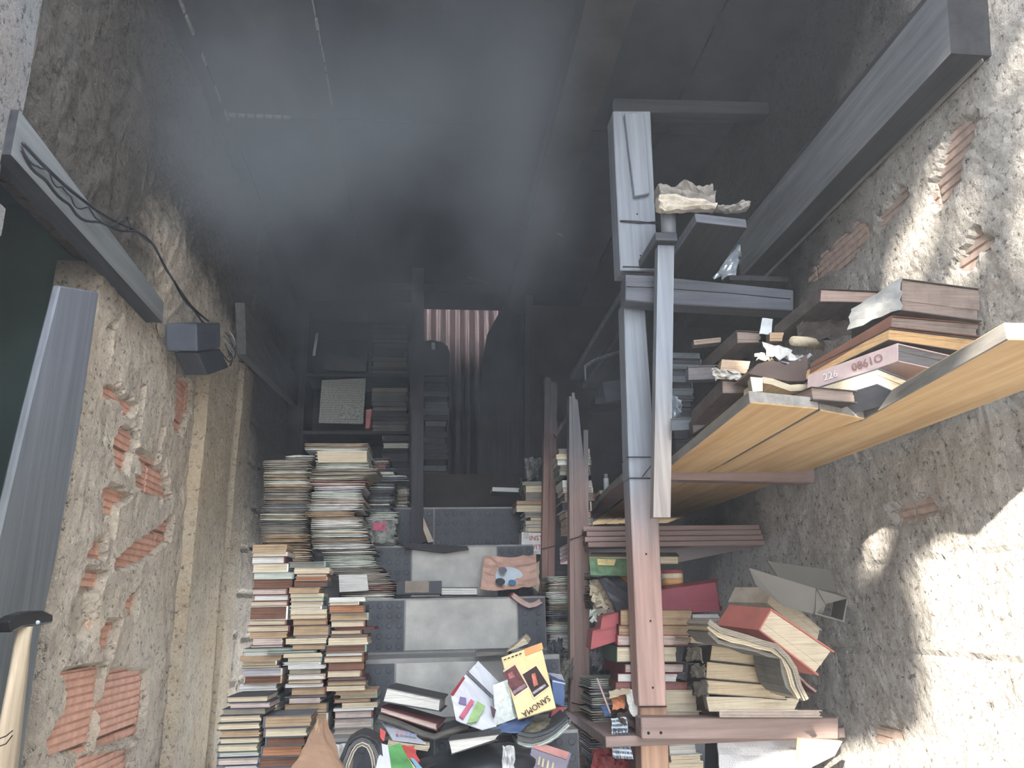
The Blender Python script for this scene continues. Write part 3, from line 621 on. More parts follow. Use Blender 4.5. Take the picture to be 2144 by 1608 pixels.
# hammer hung on the grey post
hm=empty('hammer',onX(66,1308,-.76)); tag(hm,'claw hammer with pale wooden handle hanging at the lower left','hammer')
M_IRON=plain('black_iron_head',(.028,.028,.03),.45,.6,.2); M_HAND=wood('pale_hammer_handle',srgb(150,130,104),srgb(204,186,154),'z')
def hp(x,y,X=-.76): return onX(x,y,X)-hm.location
hd=prism('head',[hp(*q) for q in ((22,1300),(40,1288),(66,1280),(92,1278),(112,1287),(112,1304),(94,1308),(70,1311),(48,1314),(26,1325))],(-.028,0,0),M_IRON,hm); bevel(hd,.004,2)
def handle():
    sec=[((52,1312),9),((46,1350),11),((40,1400),14),((31,1460),17),((21,1530),21),((8,1620),25),((-4,1700),27)]
    V=[];Fc=[];n=10
    for (x,y),wd in sec:
        c0=hp(x,y,-.772); u=(hp(x+wd,y,-.772)-hp(x-wd,y,-.772))/2
        for q in range(n): a=2*math.pi*q/n; V.append(c0+u*math.cos(a)+Vector((.013*math.sin(a),0,0)))
    for i in range(len(sec)-1):
        for q in range(n): Fc.append((i*n+q,i*n+(q+1)%n,(i+1)*n+(q+1)%n,(i+1)*n+q))
    Fc+=[tuple(range(n)),tuple(range((len(sec)-1)*n,len(sec)*n))]
    me('handle',V,Fc,M_HAND,hm,smooth=True)
handle()
tube('nail',[hp(79,1303,-.757),hp(79,1303,-.762)],.004,M_STEEL,hm,seg=8)
for k,(a,b_) in enumerate((((0,1546),(26,1530)),((0,1562),(26,1540)))): tube('string',[hp(a[0],a[1],-.75),hp(13,a[1]-5,-.748),hp(b_[0],b_[1],-.75)],.0012,M_WIRE,hm,seg=5)
# ================================================================ BOOKS AND PAPERS
PAL={'c':srgb(206,190,158),'w':srgb(208,208,204),'t':srgb(176,146,108),'b':srgb(122,84,64),'p':srgb(198,178,168),'g':srgb(186,196,182),'k':srgb(60,58,62),'o':srgb(178,116,72),'n':srgb(128,124,116),'m':srgb(150,142,128),'v':srgb(104,112,120),'d':srgb(76,78,86),'r':srgb(150,98,92),'l':srgb(172,170,182)}
CNAME={'c':'cream','w':'white','t':'tan','b':'brown','p':'pinkish','g':'greenish white','k':'black','o':'orange-brown','n':'grey','m':'grey-brown','v':'blue-grey','d':'dark grey','r':'dull red','l':'lilac white'}
def PG(c): return pages('pages_'+CNAME[c].replace(' ','_').replace('-','_'),PAL[c],.2 if c in 'wlgc' else .35)
CV={'dark':plain('cover_dark',(.045,.045,.05),.6),'navy':plain('cover_navy',srgb(40,52,78),.6),'white':plain('cover_white',srgb(200,200,198),.6),'brown':plain('cover_brown',srgb(110,70,52),.7),'red':plain('cover_red',srgb(158,66,72),.5,0,.12),'green':plain('cover_green',srgb(60,84,70),.6),'tan':plain('cover_tan',srgb(160,130,100),.7),'teal':plain('cover_teal',srgb(110,134,128),.6),'grey':plain('cover_grey',srgb(84,88,98),.6),'maroon':plain('cover_maroon',srgb(96,36,44),.6),'blue':plain('cover_blue',srgb(66,96,148),.55),'pale':plain('cover_pale',srgb(184,176,160),.7),'olive':plain('cover_olive',srgb(96,92,60),.7),'burnt':plain('cover_burnt',srgb(66,56,54),.9,0,.4,30)}
ORD=['topmost','second from top','third from top','fourth from top','fifth from top','sixth from top','seventh from top','eighth from top','ninth from top','tenth from top','eleventh from top','twelfth from top','thirteenth from top','fourteenth from top','fifteenth from top','sixteenth from top','seventeenth from top','eighteenth from top','nineteenth from top','twentieth from top','twenty-first from top','twenty-second from top','twenty-third from top','twenty-fourth from top','twenty-fifth from top','twenty-sixth from top','twenty-seventh from top','twenty-eighth from top','twenty-ninth from top','thirtieth from top','thirty-first from top','thirty-second from top','thirty-third from top','thirty-fourth from top','thirty-fifth from top','thirty-sixth from top']
def stack(rows,Y,zfloor,D,where,kind='paperback',cat='book',group=None,name='book',sag=.002,yawj=2.5,covers=('white','tan','dark','brown','teal','pale','maroon'),spine='R',fill=None,coverless=.25):
    """rows: (y_top_px, x0, x1, colour code[, cover[, spine]]), top to bottom, last row closes at its y_bottom given as (y,)"""
    rr=random.Random(int(rows[0][1]*13+rows[0][0])); n=len(rows)-1; Z=[]; 
    for r in rows: Z.append(onY((rows[0][1]+rows[0][2])/2,r[0],Y).z)
    items=[]
    for i in range(n): items.append([Z[i],Z[i+1],rows[i]])
    # hidden fill down to the surface below, if the last visible book hangs above it
    z=Z[n]
    while z-zfloor>.006:
        t=min(rr.uniform(.02,.032),z-zfloor); 
        if z-zfloor-t<.008: t=z-zfloor
        items.append([z,z-t,rows[n-1]]); z-=t
    for i,(zt,zb,r) in enumerate(items):
        T=zt-zb-.0006; x0=onY(r[1],(r[0]),Y).x; x1=onY(r[2],(r[0]),Y).x; c=r[3]
        cvn=r[4] if len(r)>4 else (None if rr.random()<coverless else rr.choice(covers)); sp=r[5] if len(r)>5 else spine
        s=rr.uniform(-sag,sag)
        L=x1-x0; Pn=[(0,T/2),(L*.3,T/2+0*s),(L*.65,T/2+0*s),(L,T/2)]
        yaw=math.radians(rr.uniform(-yawj,yawj)); dd=D*rr.uniform(.92,1.05)
        lab=f"{CNAME[c]} {'thick ' if T>.022 else ''}{kind}, {ORD[i]} in the {where}"
        if len(lab.split())>16: lab=lab.replace('thick ','')
        book((x0,Y+rr.uniform(-.006,.006),zb),Pn,T,dd,CV[cvn] if cvn else None,PG(c),spine=sp,ct=.0014,yaw=yaw,label=lab,group=group or where,cat=cat,name=name,n=5)
A=[(1140,530,602,'t'),(1156,527,603,'c'),(1165,526,598,'w'),(1180,528,604,'c'),(1198,529,616,'g'),(1213,529,612,'b'),(1232,527,602,'p'),(1245,530,606,'w'),(1258,524,604,'c'),(1269,523,604,'b'),(1298,520,601,'c'),(1309,517,607,'c'),(1323,524,602,'t'),(1336,531,592,'p'),(1350,523,594,'w'),(1356,510,640,'g','green'),(1365,511,592,'w'),(1372,503,588,'t'),(1383,506,580,'t'),(1392,505,588,'c'),(1399,507,592,'l'),(1414,511,592,'b'),(1431,502,579,'w'),(1446,506,583,'c'),(1456,)]
B=[(1176,604,682,'n'),(1188,616,690,'c'),(1201,619,686,'c'),(1208,618,686,'o'),(1216,614,686,'b'),(1229,606,670,'t'),(1242,608,678,'c'),(1250,607,678,'c'),(1259,607,676,'c'),(1268,606,674,'c'),(1276,609,684,'c'),(1286,606,685,'c'),(1296,612,686,'t'),(1309,613,692,'t'),(1331,618,686,'p'),(1336,599,684,'c'),(1348,610,684,'t'),(1361,560,664,'g','green'),(1367,594,674,'c'),(1376,600,674,'c'),(1386,592,672,'w'),(1392,603,682,'w'),(1401,606,670,'m'),(1411,602,682,'w'),(1423,602,676,'c'),(1431,598,676,'w'),(1439,608,683,'t'),(1456,594,684,'l'),(1461,606,672,'p'),(1472,594,688,'t'),(1494,)]
Cc=[(1250,690,766,'w'),(1260,688,752,'c'),(1267,688,766,'o'),(1283,690,772,'t'),(1299,692,765,'c'),(1313,704,784,'b'),(1319,692,758,'c'),(1328,690,770,'n'),(1335,688,770,'c'),(1350,682,768,'b'),(1366,680,762,'w'),(1374,677,762,'c'),(1387,688,762,'b','brown','F'),(1403,684,758,'c'),(1418,684,766,'n'),(1425,684,770,'t'),(1436,684,764,'c'),(1446,700,790,'t'),(1455,710,790,'t'),(1463,698,776,'t'),(1472,716,792,'c'),(1483,698,782,'w'),(1489,699,781,'p'),(1505,699,782,'p'),(1524,)]
stack(A,2.62,1.15,.13,'left paperback column',group='paperbacks in the left column')
stack(B,2.60,1.15,.13,'middle paperback column',group='paperbacks in the middle column')
stack(Cc,2.58,1.15,.13,'right paperback column by the risers',group='paperbacks in the right column')
Dd=[(1457,476,562,'c'),(1470,480,568,'p'),(1483,464,556,'m'),(1497,459,548,'c'),(1512,456,546,'c'),(1527,462,548,'t'),(1543,460,546,'c'),(1556,455,542,'c'),(1573,457,544,'w'),(1584,456,544,'p'),(1601,468,542,'w'),(1616,)]
stack(Dd,2.33,.95,.14,'low front stack against the brick wall',kind='hardback',group='hardbacks in the low front stack',covers=('dark','green','navy','dark'),coverless=0,spine='N')
Ee=[(1498,551,654,'t'),(1523,553,646,'c'),(1542,556,640,'b'),(1561,546,634,'o'),(1583,542,628,'b'),(1606,545,628,'t'),(1620,)]
stack(Ee,2.34,.95,.14,'grey hardback stack behind the brown sheet',kind='hardback',group='grey hardbacks in the low stack',covers=('grey',),coverless=0,spine='L')
# old newspapers and magazines, folded edges to the viewer
def bundle(rows,Y,zfloor,D,where,group,kind='folded newspaper',cat='newspaper'):
    rr=random.Random(int(rows[0][1]*17)); n=len(rows)-1; cx=(rows[0][1]+rows[0][2])/2; Z=[onY(cx,r[0],Y).z for r in rows]; items=[(Z[i],Z[i+1],rows[i]) for i in range(n)]
    z=Z[n]
    while z-zfloor>.006:
        t=min(.03,z-zfloor); items.append((z,z-t,rows[n-1])); z-=t
    for i,(zt,zb,r) in enumerate(items):
        T=zt-zb; x0=onY(r[1],r[0],Y).x; x1=onY(r[2],r[0],Y).x; L=x1-x0; tl=r[4] if len(r)>4 else 0
        e=empty('newspaper' if cat=='newspaper' else cat.replace(' ','_'),(x0,Y+rr.uniform(-.012,.008),zb),rz=math.radians(rr.uniform(-4,4)))
        tag(e,f"{CNAME[r[3]]} {kind}, {ORD[i]} in the {where}",cat,group)
        nl=max(2,min(4,int(T/.006))); ph=rr.uniform(0,6)
        for k in range(nl):
            t=T/nl; m=8; Pm=[]
            for q in range(m):
                u=q/(m-1); zz=(k+.5)*t+ .10*t*math.sin(u*5+ph) + tl*(u-.5) ; Pm.append((u*L+(-.004 if q==0 else 0),zz))
            ew=rr.uniform(-.012,.006); Pm[-1]=(Pm[-1][0]+ew,Pm[-1][1]+rr.uniform(-.3,.3)*t)
            hh=[t*rr.choice((.30,.36,.42,.46))*(.35 if q in (0,m-1) else (.8 if q in (1,m-2) else 1)) for q in range(m)]
            v,f=strip(offset(Pm,hh),offset(Pm,[-h for h in hh]),rr.uniform(-.006,.006),D,.0015,rr)
            c=r[3] if rr.random()<.65 else rr.choice('nmgwt'); 
            me('folded_sheet',v,f,PG(c),e)
N1=[(953,600,655,'n'),(962,553,650,'m'),(978,556,650,'n',.004),(990,554,650,'m'),(1003,556,652,'t'),(1020,556,652,'n'),(1034,556,650,'m'),(1048,554,646,'v'),(1062,552,646,'n'),(1076,548,642,'g'),(1090,546,642,'n'),(1104,550,644,'m'),(1120,552,650,'t'),(1136,556,652,'t'),(1158,)]
N2=[(928,640,772,'m'),(942,664,768,'w'),(968,664,776,'g'),(982,656,790,'m'),(996,650,770,'n'),(1006,648,768,'r'),(1018,660,762,'l'),(1030,655,760,'g'),(1044,652,764,'p'),(1055,644,758,'w'),(1068,642,745,'t'),(1082,655,758,'w'),(1096,654,764,'w'),(1112,656,772,'g'),(1126,656,776,'n'),(1140,658,780,'w'),(1150,676,786,'n'),(1162,680,786,'g'),(1176,686,792,'g'),(1188,684,800,'n'),(1202,706,818,'m'),(1214,710,822,'m'),(1226,712,828,'r'),(1238,716,824,'m'),(1250,)]
bundle(N1,3.12,1.551,.20,'newspaper column nearest the left wall','newspapers in the left column')
bundle(N2,3.12,1.551,.20,'taller newspaper column beside the stairs','newspapers in the taller column')
o=sheet('white_leaflet',[onY(709,1203,3.09),onY(768,1203,3.09),onY(772,1236,3.07),onY(711,1240,3.07)],PG('w'),4,4,.002,.003,seed=5); tag(o,'blank white booklet hanging at the foot of the newspaper column','booklet')
o=sheet('white_leaflet',[onY(664,944,3.10),onY(768,944,3.10),onY(768,968,3.09),onY(666,968,3.09)],PG('c'),5,3,.003,.003,seed=6); tag(o,'cream paper wrapper on the front of the taller newspaper column','paper')
N3=[(957,776,822,'d'),(965,782,816,'v'),(972,784,812,'r'),(982,784,830,'d'),(994,776,854,'v'),(1006,778,830,'d'),(1018,776,828,'v'),(1030,772,824,'d'),(1040,772,824,'v'),(1052,772,822,'d'),(1062,768,822,'v'),(1072,776,834,'g'),(1082,768,832,'w'),(1092,)]
bundle(N3,3.46,1.775,.17,'dark pile left of the charred post','dark magazines between newspapers and charred post','thin magazine','magazine')
N4=[(1010,832,856,'v'),(1017,832,856,'n'),(1025,832,856,'w'),(1034,832,856,'n'),(1044,)]
bundle(N4,3.72,1.978,.17,'small pile touching the charred post','magazines left of the charred post','thin magazine','magazine')
# crumpled comic at the foot of the dark magazines
M_MAG=plain('magazine_magenta',srgb(170,50,90),.5,0,.6,60)
o=sheet('crumpled_magazine',[onY(778,1090,3.38),onY(834,1088,3.38),onY(822,1136,3.36),onY(776,1138,3.36)],plain('magazine_mixed_grey',srgb(120,124,120),.6,0,.5,45),8,8,.02,.004,seed=9,rag=.004); tag(o,'crumpled grey magazine with magenta print under the dark magazine pile','magazine')
sheet('magenta_print',[onY(780,1094,3.366)-o.location,onY(808,1094,3.366)-o.location,onY(806,1112,3.362)-o.location,onY(782,1110,3.362)-o.location],M_MAG,3,3,.0,.001,parent=o,seed=2)
# back bookcase
bc=empty('bookcase',(-.4,4.2,2.2)); tag(bc,'sooty dark bookcase against the back wall left of the doorway','bookcase')
def bcb(n,a,b): c=bc.location; box(n,[a[i]-c[i] for i in range(3)],[b[i]-c[i] for i in range(3)],W_BLACKX,bc)
zs=[onY(750,925,4.05).z,onY(750,902,4.05).z,onY(750,782,4.05).z,onY(750,668,4.05).z]
xl,xr_=onY(640,800,4.05).x,onY(858,800,4.05).x
for z in zs[1:]: bcb('shelf_board',(xl,4.05,z-.018),(xr_,4.35,z))
bcb('side_panel',(xl-.02,4.05,1.98),(xl,4.35,zs[3]+.05)); bcb('side_panel',(xr_,4.05,1.98),(xr_+.02,4.35,zs[3]+.05)); bcb('back_panel',(xl,4.35,1.98),(xr_,4.365,zs[3]+.05))
bcb('shelf_board',(xl,4.05,2.0),(xr_,4.35,2.02))
def fullrows(x0,x1,y0,y1,t,codes,rr): 
    r=[];y=y0
    while y<y1-3: r.append((y,x0+rr.uniform(-2,4),x1+rr.uniform(-5,3),rr.choice(codes))); y+=t*rr.uniform(.7,1.3)
    r.append((y1,)); return r
rq=random.Random(3)
stack(fullrows(778,852,675,781,9,'dnvm',rq),4.07,zs[2],.2,'pile atop the back bookcase shelves',kind='sooty book',covers=('dark','grey'),spine='B')
stack(fullrows(776,854,812,900,8,'dnvm',rq),4.07,zs[1],.2,'pile on the back bookcase middle shelf',kind='sooty book',covers=('dark','grey','maroon'),spine='B')
stack([(912,800,856,'d'),(922,800,856,'k'),(928,802,856,'g','white'),(938,802,856,'k'),(950,800,856,'d'),(965,798,856,'k'),(978,796,856,'d'),(1000,)],4.0,2.0+0,.2,'pile in the back bookcase bottom',kind='sooty book',covers=('dark',),spine='B')
M_NEWS=print_('newsprint',srgb(168,170,166),srgb(96,98,100),60,26,.45)
o=sheet('newspaper_page',[onY(674,796,4.02),onY(766,792,4.02),onY(760,888,4.0),onY(667,886,4.0)],M_NEWS,6,6,.004,.002,seed=4); tag(o,'pale newspaper page pinned on the front of the back bookcase','newspaper page')
sheet('photo_panel',[onY(712,846,4.006)-o.location,onY(758,845,4.006)-o.location,onY(756,878,3.99)-o.location,onY(710,878,3.99)-o.location],plain('newsprint_photo',srgb(140,146,142),.8,0,.5,90),2,2,0,.001,parent=o)
o=sheet('newspaper_page',[onY(682,742,4.03),onY(770,738,4.03),onY(766,778,4.03),onY(678,774,4.03)],print_('newsprint_dim',srgb(110,112,114),srgb(70,72,78),60,14,.5),6,4,.004,.002,seed=8); tag(o,'dim grey newspaper page above the pale one on the back bookcase','newspaper page')
o=prism('folder',[onY(x,y,4.03) for x,y in ((767,858),(778,856),(774,896),(765,897))],(0,.15,0),plain('pink_folder',srgb(178,104,108),.7)); tag(o,'narrow pinkish red folder standing beside the pale newspaper page','folder')
stack(fullrows(886,938,786,1058,11,'dkdv',rq),4.25,2.19,.16,'tall burnt column before the doorway',kind='burnt book',covers=('burnt','dark'),spine='B',sag=.004)
cb=prism('charred_box',[onY(x,y,4.22) for x,y in ((886,716),(900,712),(926,716),(938,726),(942,742),(940,786),(886,786))],(0,.15,0),M_BLKPL); tag(cb,'round-cornered charred box on top of the burnt column in the doorway','box')
tube('bulb',[onY(907,718,4.215)-cb.location,onY(907,732,4.215)-cb.location],.010,plain('white_plastic',(.6,.65,.7),.3),cb,seg=10)
# books on the stair edge near the doorway
o=px_book([(1030,1024),(1088,1026)],10,3.72,.14,CV['grey'],PG('w'),spine='B',label='grey hardback with white page edges on the top stair',group=None)
o=box('black_block',tuple(onY(830,1245,3.12)),tuple(Vector((onY(925,1230,3.12).x,3.26,onY(925,1216,3.12).z))),M_BLKPL); tag(o,'black box with brown front panel lying on the stair edge','box')
c=o.location; box('front_panel',(onY(848,1240,3.12).x-c.x,3.114-c.y,.006),(onY(898,1240,3.12).x-c.x,3.121-c.y,.05),plain('brown_label',srgb(120,108,98),.6),o)
px_book([(922,1238),(1000,1238)],17,3.13,.14,CV['dark'],PG('w'),spine='L',ct=.003,label='black hardback with white page edges beside the black box on the stairs')
# pink and pale blue magazine leaning on the riser
M_ORG=plain('orange_cover',srgb(208,162,142),.4,0,.22,9); M_BLU=plain('pale_blue_print',srgb(186,202,216),.4,0,.12,12)
mg=sheet('glossy_magazine',[onY(1014,1163,3.36),onY(1122,1172,3.32),onY(1124,1236,3.14),onY(1006,1233,3.16)],M_ORG,8,8,.010,.004,seed=12,curl=lambda u,v:-.03*(u**3)); tag(mg,'orange-pink glossy magazine with pale blue disc, leaning on the stairs','magazine')
def disc(cx,cy,r,Ya,mat,name,par,off=0,sq=1):
    c0=onY(cx,cy,Ya)-par.location; kx=onY(cx+r,cy,Ya)-onY(cx,cy,Ya); V=[]
    tiltd=Vector((0,.72,.69)).normalized()
    for ly in (0,.0012):
        for q in range(24): a=2*math.pi*q/24; V.append(c0+kx*math.cos(a)+tiltd*kx.x*math.sin(a)*sq+Vector((0,-.69,.72))*(off+.0012-ly))
    return me(name,V,[tuple(range(24))[::-1],tuple(range(24,48))]+[(q,(q+1)%24,24+(q+1)%24,24+q) for q in range(24)],mat,par)
disc(1066,1212,29,3.215,M_BLU,'printed_disc',mg,.012)
disc(1052,1200,9,3.20,plain('grey_print',srgb(110,110,128),.5),'printed_dot',mg,.016); disc(1047,1224,10,3.165,plain('dark_print',srgb(60,70,80),.5,0,.6,80),'printed_dot',mg,.016); disc(1072,1226,8,3.16,plain('blue_print',srgb(60,120,170),.5),'printed_dot',mg,.016)
o=sheet('torn_page',[onY(1096,1160,3.35),onY(1130,1178,3.33),onY(1128,1240,3.2),onY(1112,1225,3.2)],PG('c'),6,6,.012,.0015,seed=14,rag=.004); tag(o,'torn cream page behind the orange-pink glossy magazine','paper')
px_book([(1072,1246),(1096,1262),(1112,1270),(1134,1258)],12,3.07,.12,CV['red'],PG('p'),spine='L',label='open red-edged book hanging over the stair edge below the glossy magazine',wob=.003)
# small stack beside the far slim post
S1=[(1008,1092,1150,'m'),(1016,1100,1150,'c'),(1030,1099,1150,'n'),(1048,1082,1152,'t'),(1056,1080,1160,'c'),(1072,1098,1150,'n'),(1082,1110,1150,'c'),(1090,1099,1152,'c'),(1098,1100,1150,'w'),(1104,1098,1150,'c'),(1113,)]
stack(S1,3.46,1.842,.14,'short stack behind the farther slim post',group='short stack behind the farther slim post')
rb=px_book([(1092,1134),(1158,1136)],40,3.45,.14,CV['white'],PG('w'),spine='F',label='white book with red block lettering under the short stack')
def text(body,size,loc,rot,mat,parent,ext=.0006,name='lettering',sx=1):
    cu=bpy.data.curves.new(name,'FONT'); cu.body=body; cu.size=size; cu.extrude=ext; cu.align_x='CENTER'; cu.align_y='CENTER'; cu.materials.append(mat); cu.resolution_u=2
    o=bpy.data.objects.new(name,cu); C.objects.link(o); o.parent=parent; o.location=loc; o.rotation_euler=rot; o.scale=(sx,1,1); return o
M_REDP=plain('red_print',srgb(170,50,64),.6); M_INK=plain('black_ink',srgb(36,34,40),.6)
text('INSTA',.030,onY(1127,1127,3.44)-rb.location,(math.pi/2,0,0),M_REDP,rb); text('VITA',.030,onY(1128,1146,3.44)-rb.location,(math.pi/2,0,0),M_REDP,rb)
for i in range(3): box('print_line',(onY(1097+4*i,1120,3.44).x-rb.location.x,3.440-rb.location.y,.012),(onY(1098+4*i,1120,3.44).x-rb.location.x,3.4405-rb.location.y,.068),plain('grey_ink',srgb(120,126,136),.7),rb)
S2=[(940,1168,1234,'n'),(951,1165,1236,'c'),(962,1166,1238,'w'),(974,1172,1236,'n'),(984,1170,1236,'m'),(995,1184,1240,'k'),(1005,1178,1240,'w'),(1020,1178,1242,'p'),(1032,1180,1244,'m'),(1050,1176,1238,'d'),(1070,1184,1240,'c'),(1084,)]
stack(S2,2.98,1.784,.14,'stack behind the fluted post',group='stack behind the fluted post')
# bottle and cream book beside it, deep on the shelf
bt=empty('white_bottle',onY(1270,1030,2.9)); tag(bt,'slim white bottle standing behind the main post','bottle')
tube('body',[Vector((0,0,0)),Vector((0,0,.045)),Vector((0,0,.046))],.011,plain('white_plastic',(.6,.65,.7),.3),bt,seg=12); tube('cap',[Vector((0,0,.047)),Vector((0,0,.064))],.008,M_STEEL,bt,seg=12)
stack([(1026,1254,1308,'c','pale'),(1034,1258,1298,'t'),(1040,)],3.0,1.932,.12,'low pile under the white bottle',group='low pile under the white bottle')
bt.location=onY(1270,1025.5,3.04)
# ---------------------------------------------------------------- books seen on the skew, given by their real corners
def skew(face,back,Y,Yb,cover,page,label,spine=True,group=None,cat='book',ct=.0022,top=True,bottom=True,name='book',pm=None):
    f=[onY(x,y,Y) for x,y in face]; v=onY(back[0],back[1],Yb)-f[0]; o=(f[2]+f[3])/2; f=[p-o for p in f]
    e=empty(name,o); tag(e,label,cat,group)
    u=(f[1]-f[0]).normalized(); dn=(f[3]-f[0]).normalized(); nv=v.normalized()
    def sl(n,a,b,outw,mat,ov=.004):
        A=[a-u*0-nv*ov,b-nv*ov,b+outw-nv*ov,a+outw-nv*ov]
        return prism(n,A,v+nv*ov,mat,e)
    # page block as three slightly uneven sections
    rr=random.Random(int(face[0][0]+face[0][1])); k=3
    for i in range(k):
        t0,t1=i/k,(i+1)/k; jj=nv*rr.uniform(0,.003); e2=u*rr.uniform(-.004,0)
        q=[f[0].lerp(f[3],t0)+jj,f[1].lerp(f[2],t0)+jj+e2,f[1].lerp(f[2],t1)+jj+e2,f[0].lerp(f[3],t1)+jj]
        prism('page_block',q,v,page,e)
    if cover is not None:
        V=[];
        parts=[]
        def slab(a,b,ow): 
            A=[a-nv*.003,b-nv*.003,b+ow-nv*.003,a+ow-nv*.003]; B=[p+v+nv*.004 for p in A]
            parts.append((A+B,[(0,3,2,1),(4,5,6,7),(0,1,5,4),(1,2,6,5),(2,3,7,6),(3,0,4,7)]))
        if top: slab(f[0]-dn*ct-(u*.002),f[1]-dn*ct+u*.004,dn*ct)
        if bottom: slab(f[3]-(u*.002),f[2]+u*.004,dn*ct)
        if spine: 
            a=f[0]-u*ct-dn*ct; b=f[3]-u*ct+dn*ct; A=[a-nv*.003,b-nv*.003,b-nv*.003+u*ct,a-nv*.003+u*ct]; B=[p+v+nv*.004 for p in A]
            parts.append((A+B,[(0,3,2,1),(4,5,6,7),(0,1,5,4),(1,2,6,5),(2,3,7,6),(3,0,4,7)]))
        me('cover',*join(parts),cover,e)
    return e
PG_G=pages('pages_gilded_brown',srgb(206,160,96),.35); PG_BR=pages('pages_scorched',srgb(142,124,114),.5); PG_GY=pages('pages_ash_grey',srgb(112,108,110),.5)
M_FILM=plain('melted_grey_plastic',srgb(150,152,152),.6,0,.2,30); M_PKL=plain('pinkish_spine',srgb(186,160,158),.7,0,.15,20)
skew([(1886,586),(2053,608),(2050,672),(1886,650)],(1786,664),1.48,1.63,CV['burnt'],PG_BR,'thick scorched book topmost on the right pile near the wall',name='book')
o=sheet('plastic_cover',[onY(1888,580,1.475),onY(1783,650,1.61),onY(1776,690,1.61),onY(1886,650,1.475)],M_FILM,6,6,.012,.002,seed=21,rag=.004); tag(o,'melted grey plastic cover hanging on the topmost scorched book','plastic sheet')
skew([(1866,664),(2050,680),(2046,704),(1864,684)],(1700,762),1.49,1.68,CV['brown'],PG_BR,'brown book second from top in the right pile near the wall')
skew([(1862,690),(2044,712),(2040,740),(1860,712)],(1690,775),1.49,1.69,CV['burnt'],PG_G,'scorched book with golden-brown page edges in the right pile',spine=False)
lb_=skew([(1878,722),(1992,748),(1990,780),(1878,756)],(1694,788),1.48,1.66,M_PKL,PG_GY,'book with pale pink spine and handwritten numbers in the right pile')
v_=(onY(1694,788,1.66)-onY(1878,722,1.48)); mid=(onY(1878,739,1.48)-lb_.location)+v_*.34-Vector((.0045,.001,0))
nv_=v_.normalized()
def spine_text(body,t,size,mat):
    p=(onY(1878,739,1.48)-lb_.location)+v_*t+Vector((-.0045,-.0015,0)); xa=(-v_).normalized(); za=Vector((-.9,-.42,0)); za=(za-xa*za.dot(xa)).normalized(); ya=za.cross(xa)
    M=Matrix(((xa.x,ya.x,za.x),(xa.y,ya.y,za.y),(xa.z,ya.z,za.z))); text(body,size,p,M.to_euler(),mat,lb_,.0005)
spine_text('0861O',.30,.026,plain('rust_ink',srgb(150,104,104),.8)); spine_text('226',.72,.024,plain('pale_ink',srgb(214,204,208),.8))
skew([(1838,774),(1906,800),(1896,832),(1836,804)],(1690,820),1.49,1.65,CV['grey'],pages('pages_sunny_cream',srgb(214,196,160),.2),'cream book with grey cover under the book with pink spine',spine=False)
skew([(1700,812),(1790,820),(1790,842),(1702,836)],(1650,832),1.52,1.63,CV['burnt'],PG_BR,'flat ragged brown book directly on the short yellow plank',spine=False)
skew([(1718,606),(1838,612),(1836,634),(1716,632)],(1624,684),1.82,1.97,CV['burnt'],pages('pages_rosy_brown',srgb(172,146,134),.4),'bent scorched book propped like a roof in the shelf middle')
o=sheet('loose_leaf',[onY(1716,634,1.83),onY(1812,636,1.83),onY(1780,660,1.9),onY(1650,700,1.95)],PG_BR,8,8,.02,.004,seed=23,rag=.005); tag(o,'torn brown leaf drooping under the roof-like bent book','paper')
o=sheet('loose_leaf',[onY(1690,640,1.9),onY(1800,650,1.9),onY(1790,700,1.86),onY(1660,720,1.9)],CV['burnt'],6,6,.02,.003,seed=24,rag=.005); tag(o,'black burnt cover beneath the drooping brown leaf','paper')
skew([(1542,694),(1594,697),(1592,717),(1543,719)],(1470,760),1.92,2.07,CV['burnt'],PG_BR,'bent grey-brown book farthest left on the yellow planks, upper one')
skew([(1512,797),(1570,800),(1570,824),(1512,824)],(1450,862),1.88,2.02,CV['burnt'],PG_BR,'dark brown bent book just above the near yellow plank corner')
skew([(1452,712),(1510,706),(1512,716),(1454,722)],(1448,720),1.98,2.08,None,PG_BR,'thin grey paper slab sticking out left of the upper bent book',spine=False)
skew([(1442,768),(1500,766),(1500,792),(1443,794)],(1436,776),1.97,2.10,CV['grey'],PG_GY,'dark grey block-like book beside the crumpled pages at left')
skew([(1512,752),(1572,756),(1566,782),(1508,778)],(1500,768),1.88,2.0,None,pages('pages_warm_tan',srgb(190,160,132),.4),'tan coverless book end catching sun in the middle of shelf',spine=False)
o=sheet('crumpled_page',[onY(1490,772,1.86),onY(1545,778,1.86),onY(1560,794,1.85),onY(1500,796,1.88)],plain('page_grey_white',srgb(176,172,164),.9,0,.3,50),8,5,.02,.002,seed=25,rag=.006); tag(o,'crumpled grey-white page above the dark brown bent book','paper')
skew([(1571,789),(1598,791),(1598,819),(1576,820)],(1565,800),1.70,1.82,None,pages('pages_white_block',srgb(225,218,200),.1),'small bright white page block at the near plank corner',spine=False)
px_book([(1598,794),(1630,802),(1660,812),(1694,812)],14,1.70,.12,None,PG('c'),label='cream wavy page bundle right of the bright white page block',spine='N',wob=.002)
tent=prism('folded_cardboard',[onY(x,y,1.76) for x,y in ((1568,782),(1586,762),(1616,754),(1646,764),(1690,742),(1692,798),(1650,798),(1600,789))],(0,.10,0),plain('scorched_brown_card',srgb(92,76,70),.9,0,.3,10)); tag(tent,'dark brown scorched cardboard tent in the shelf middle','cardboard')
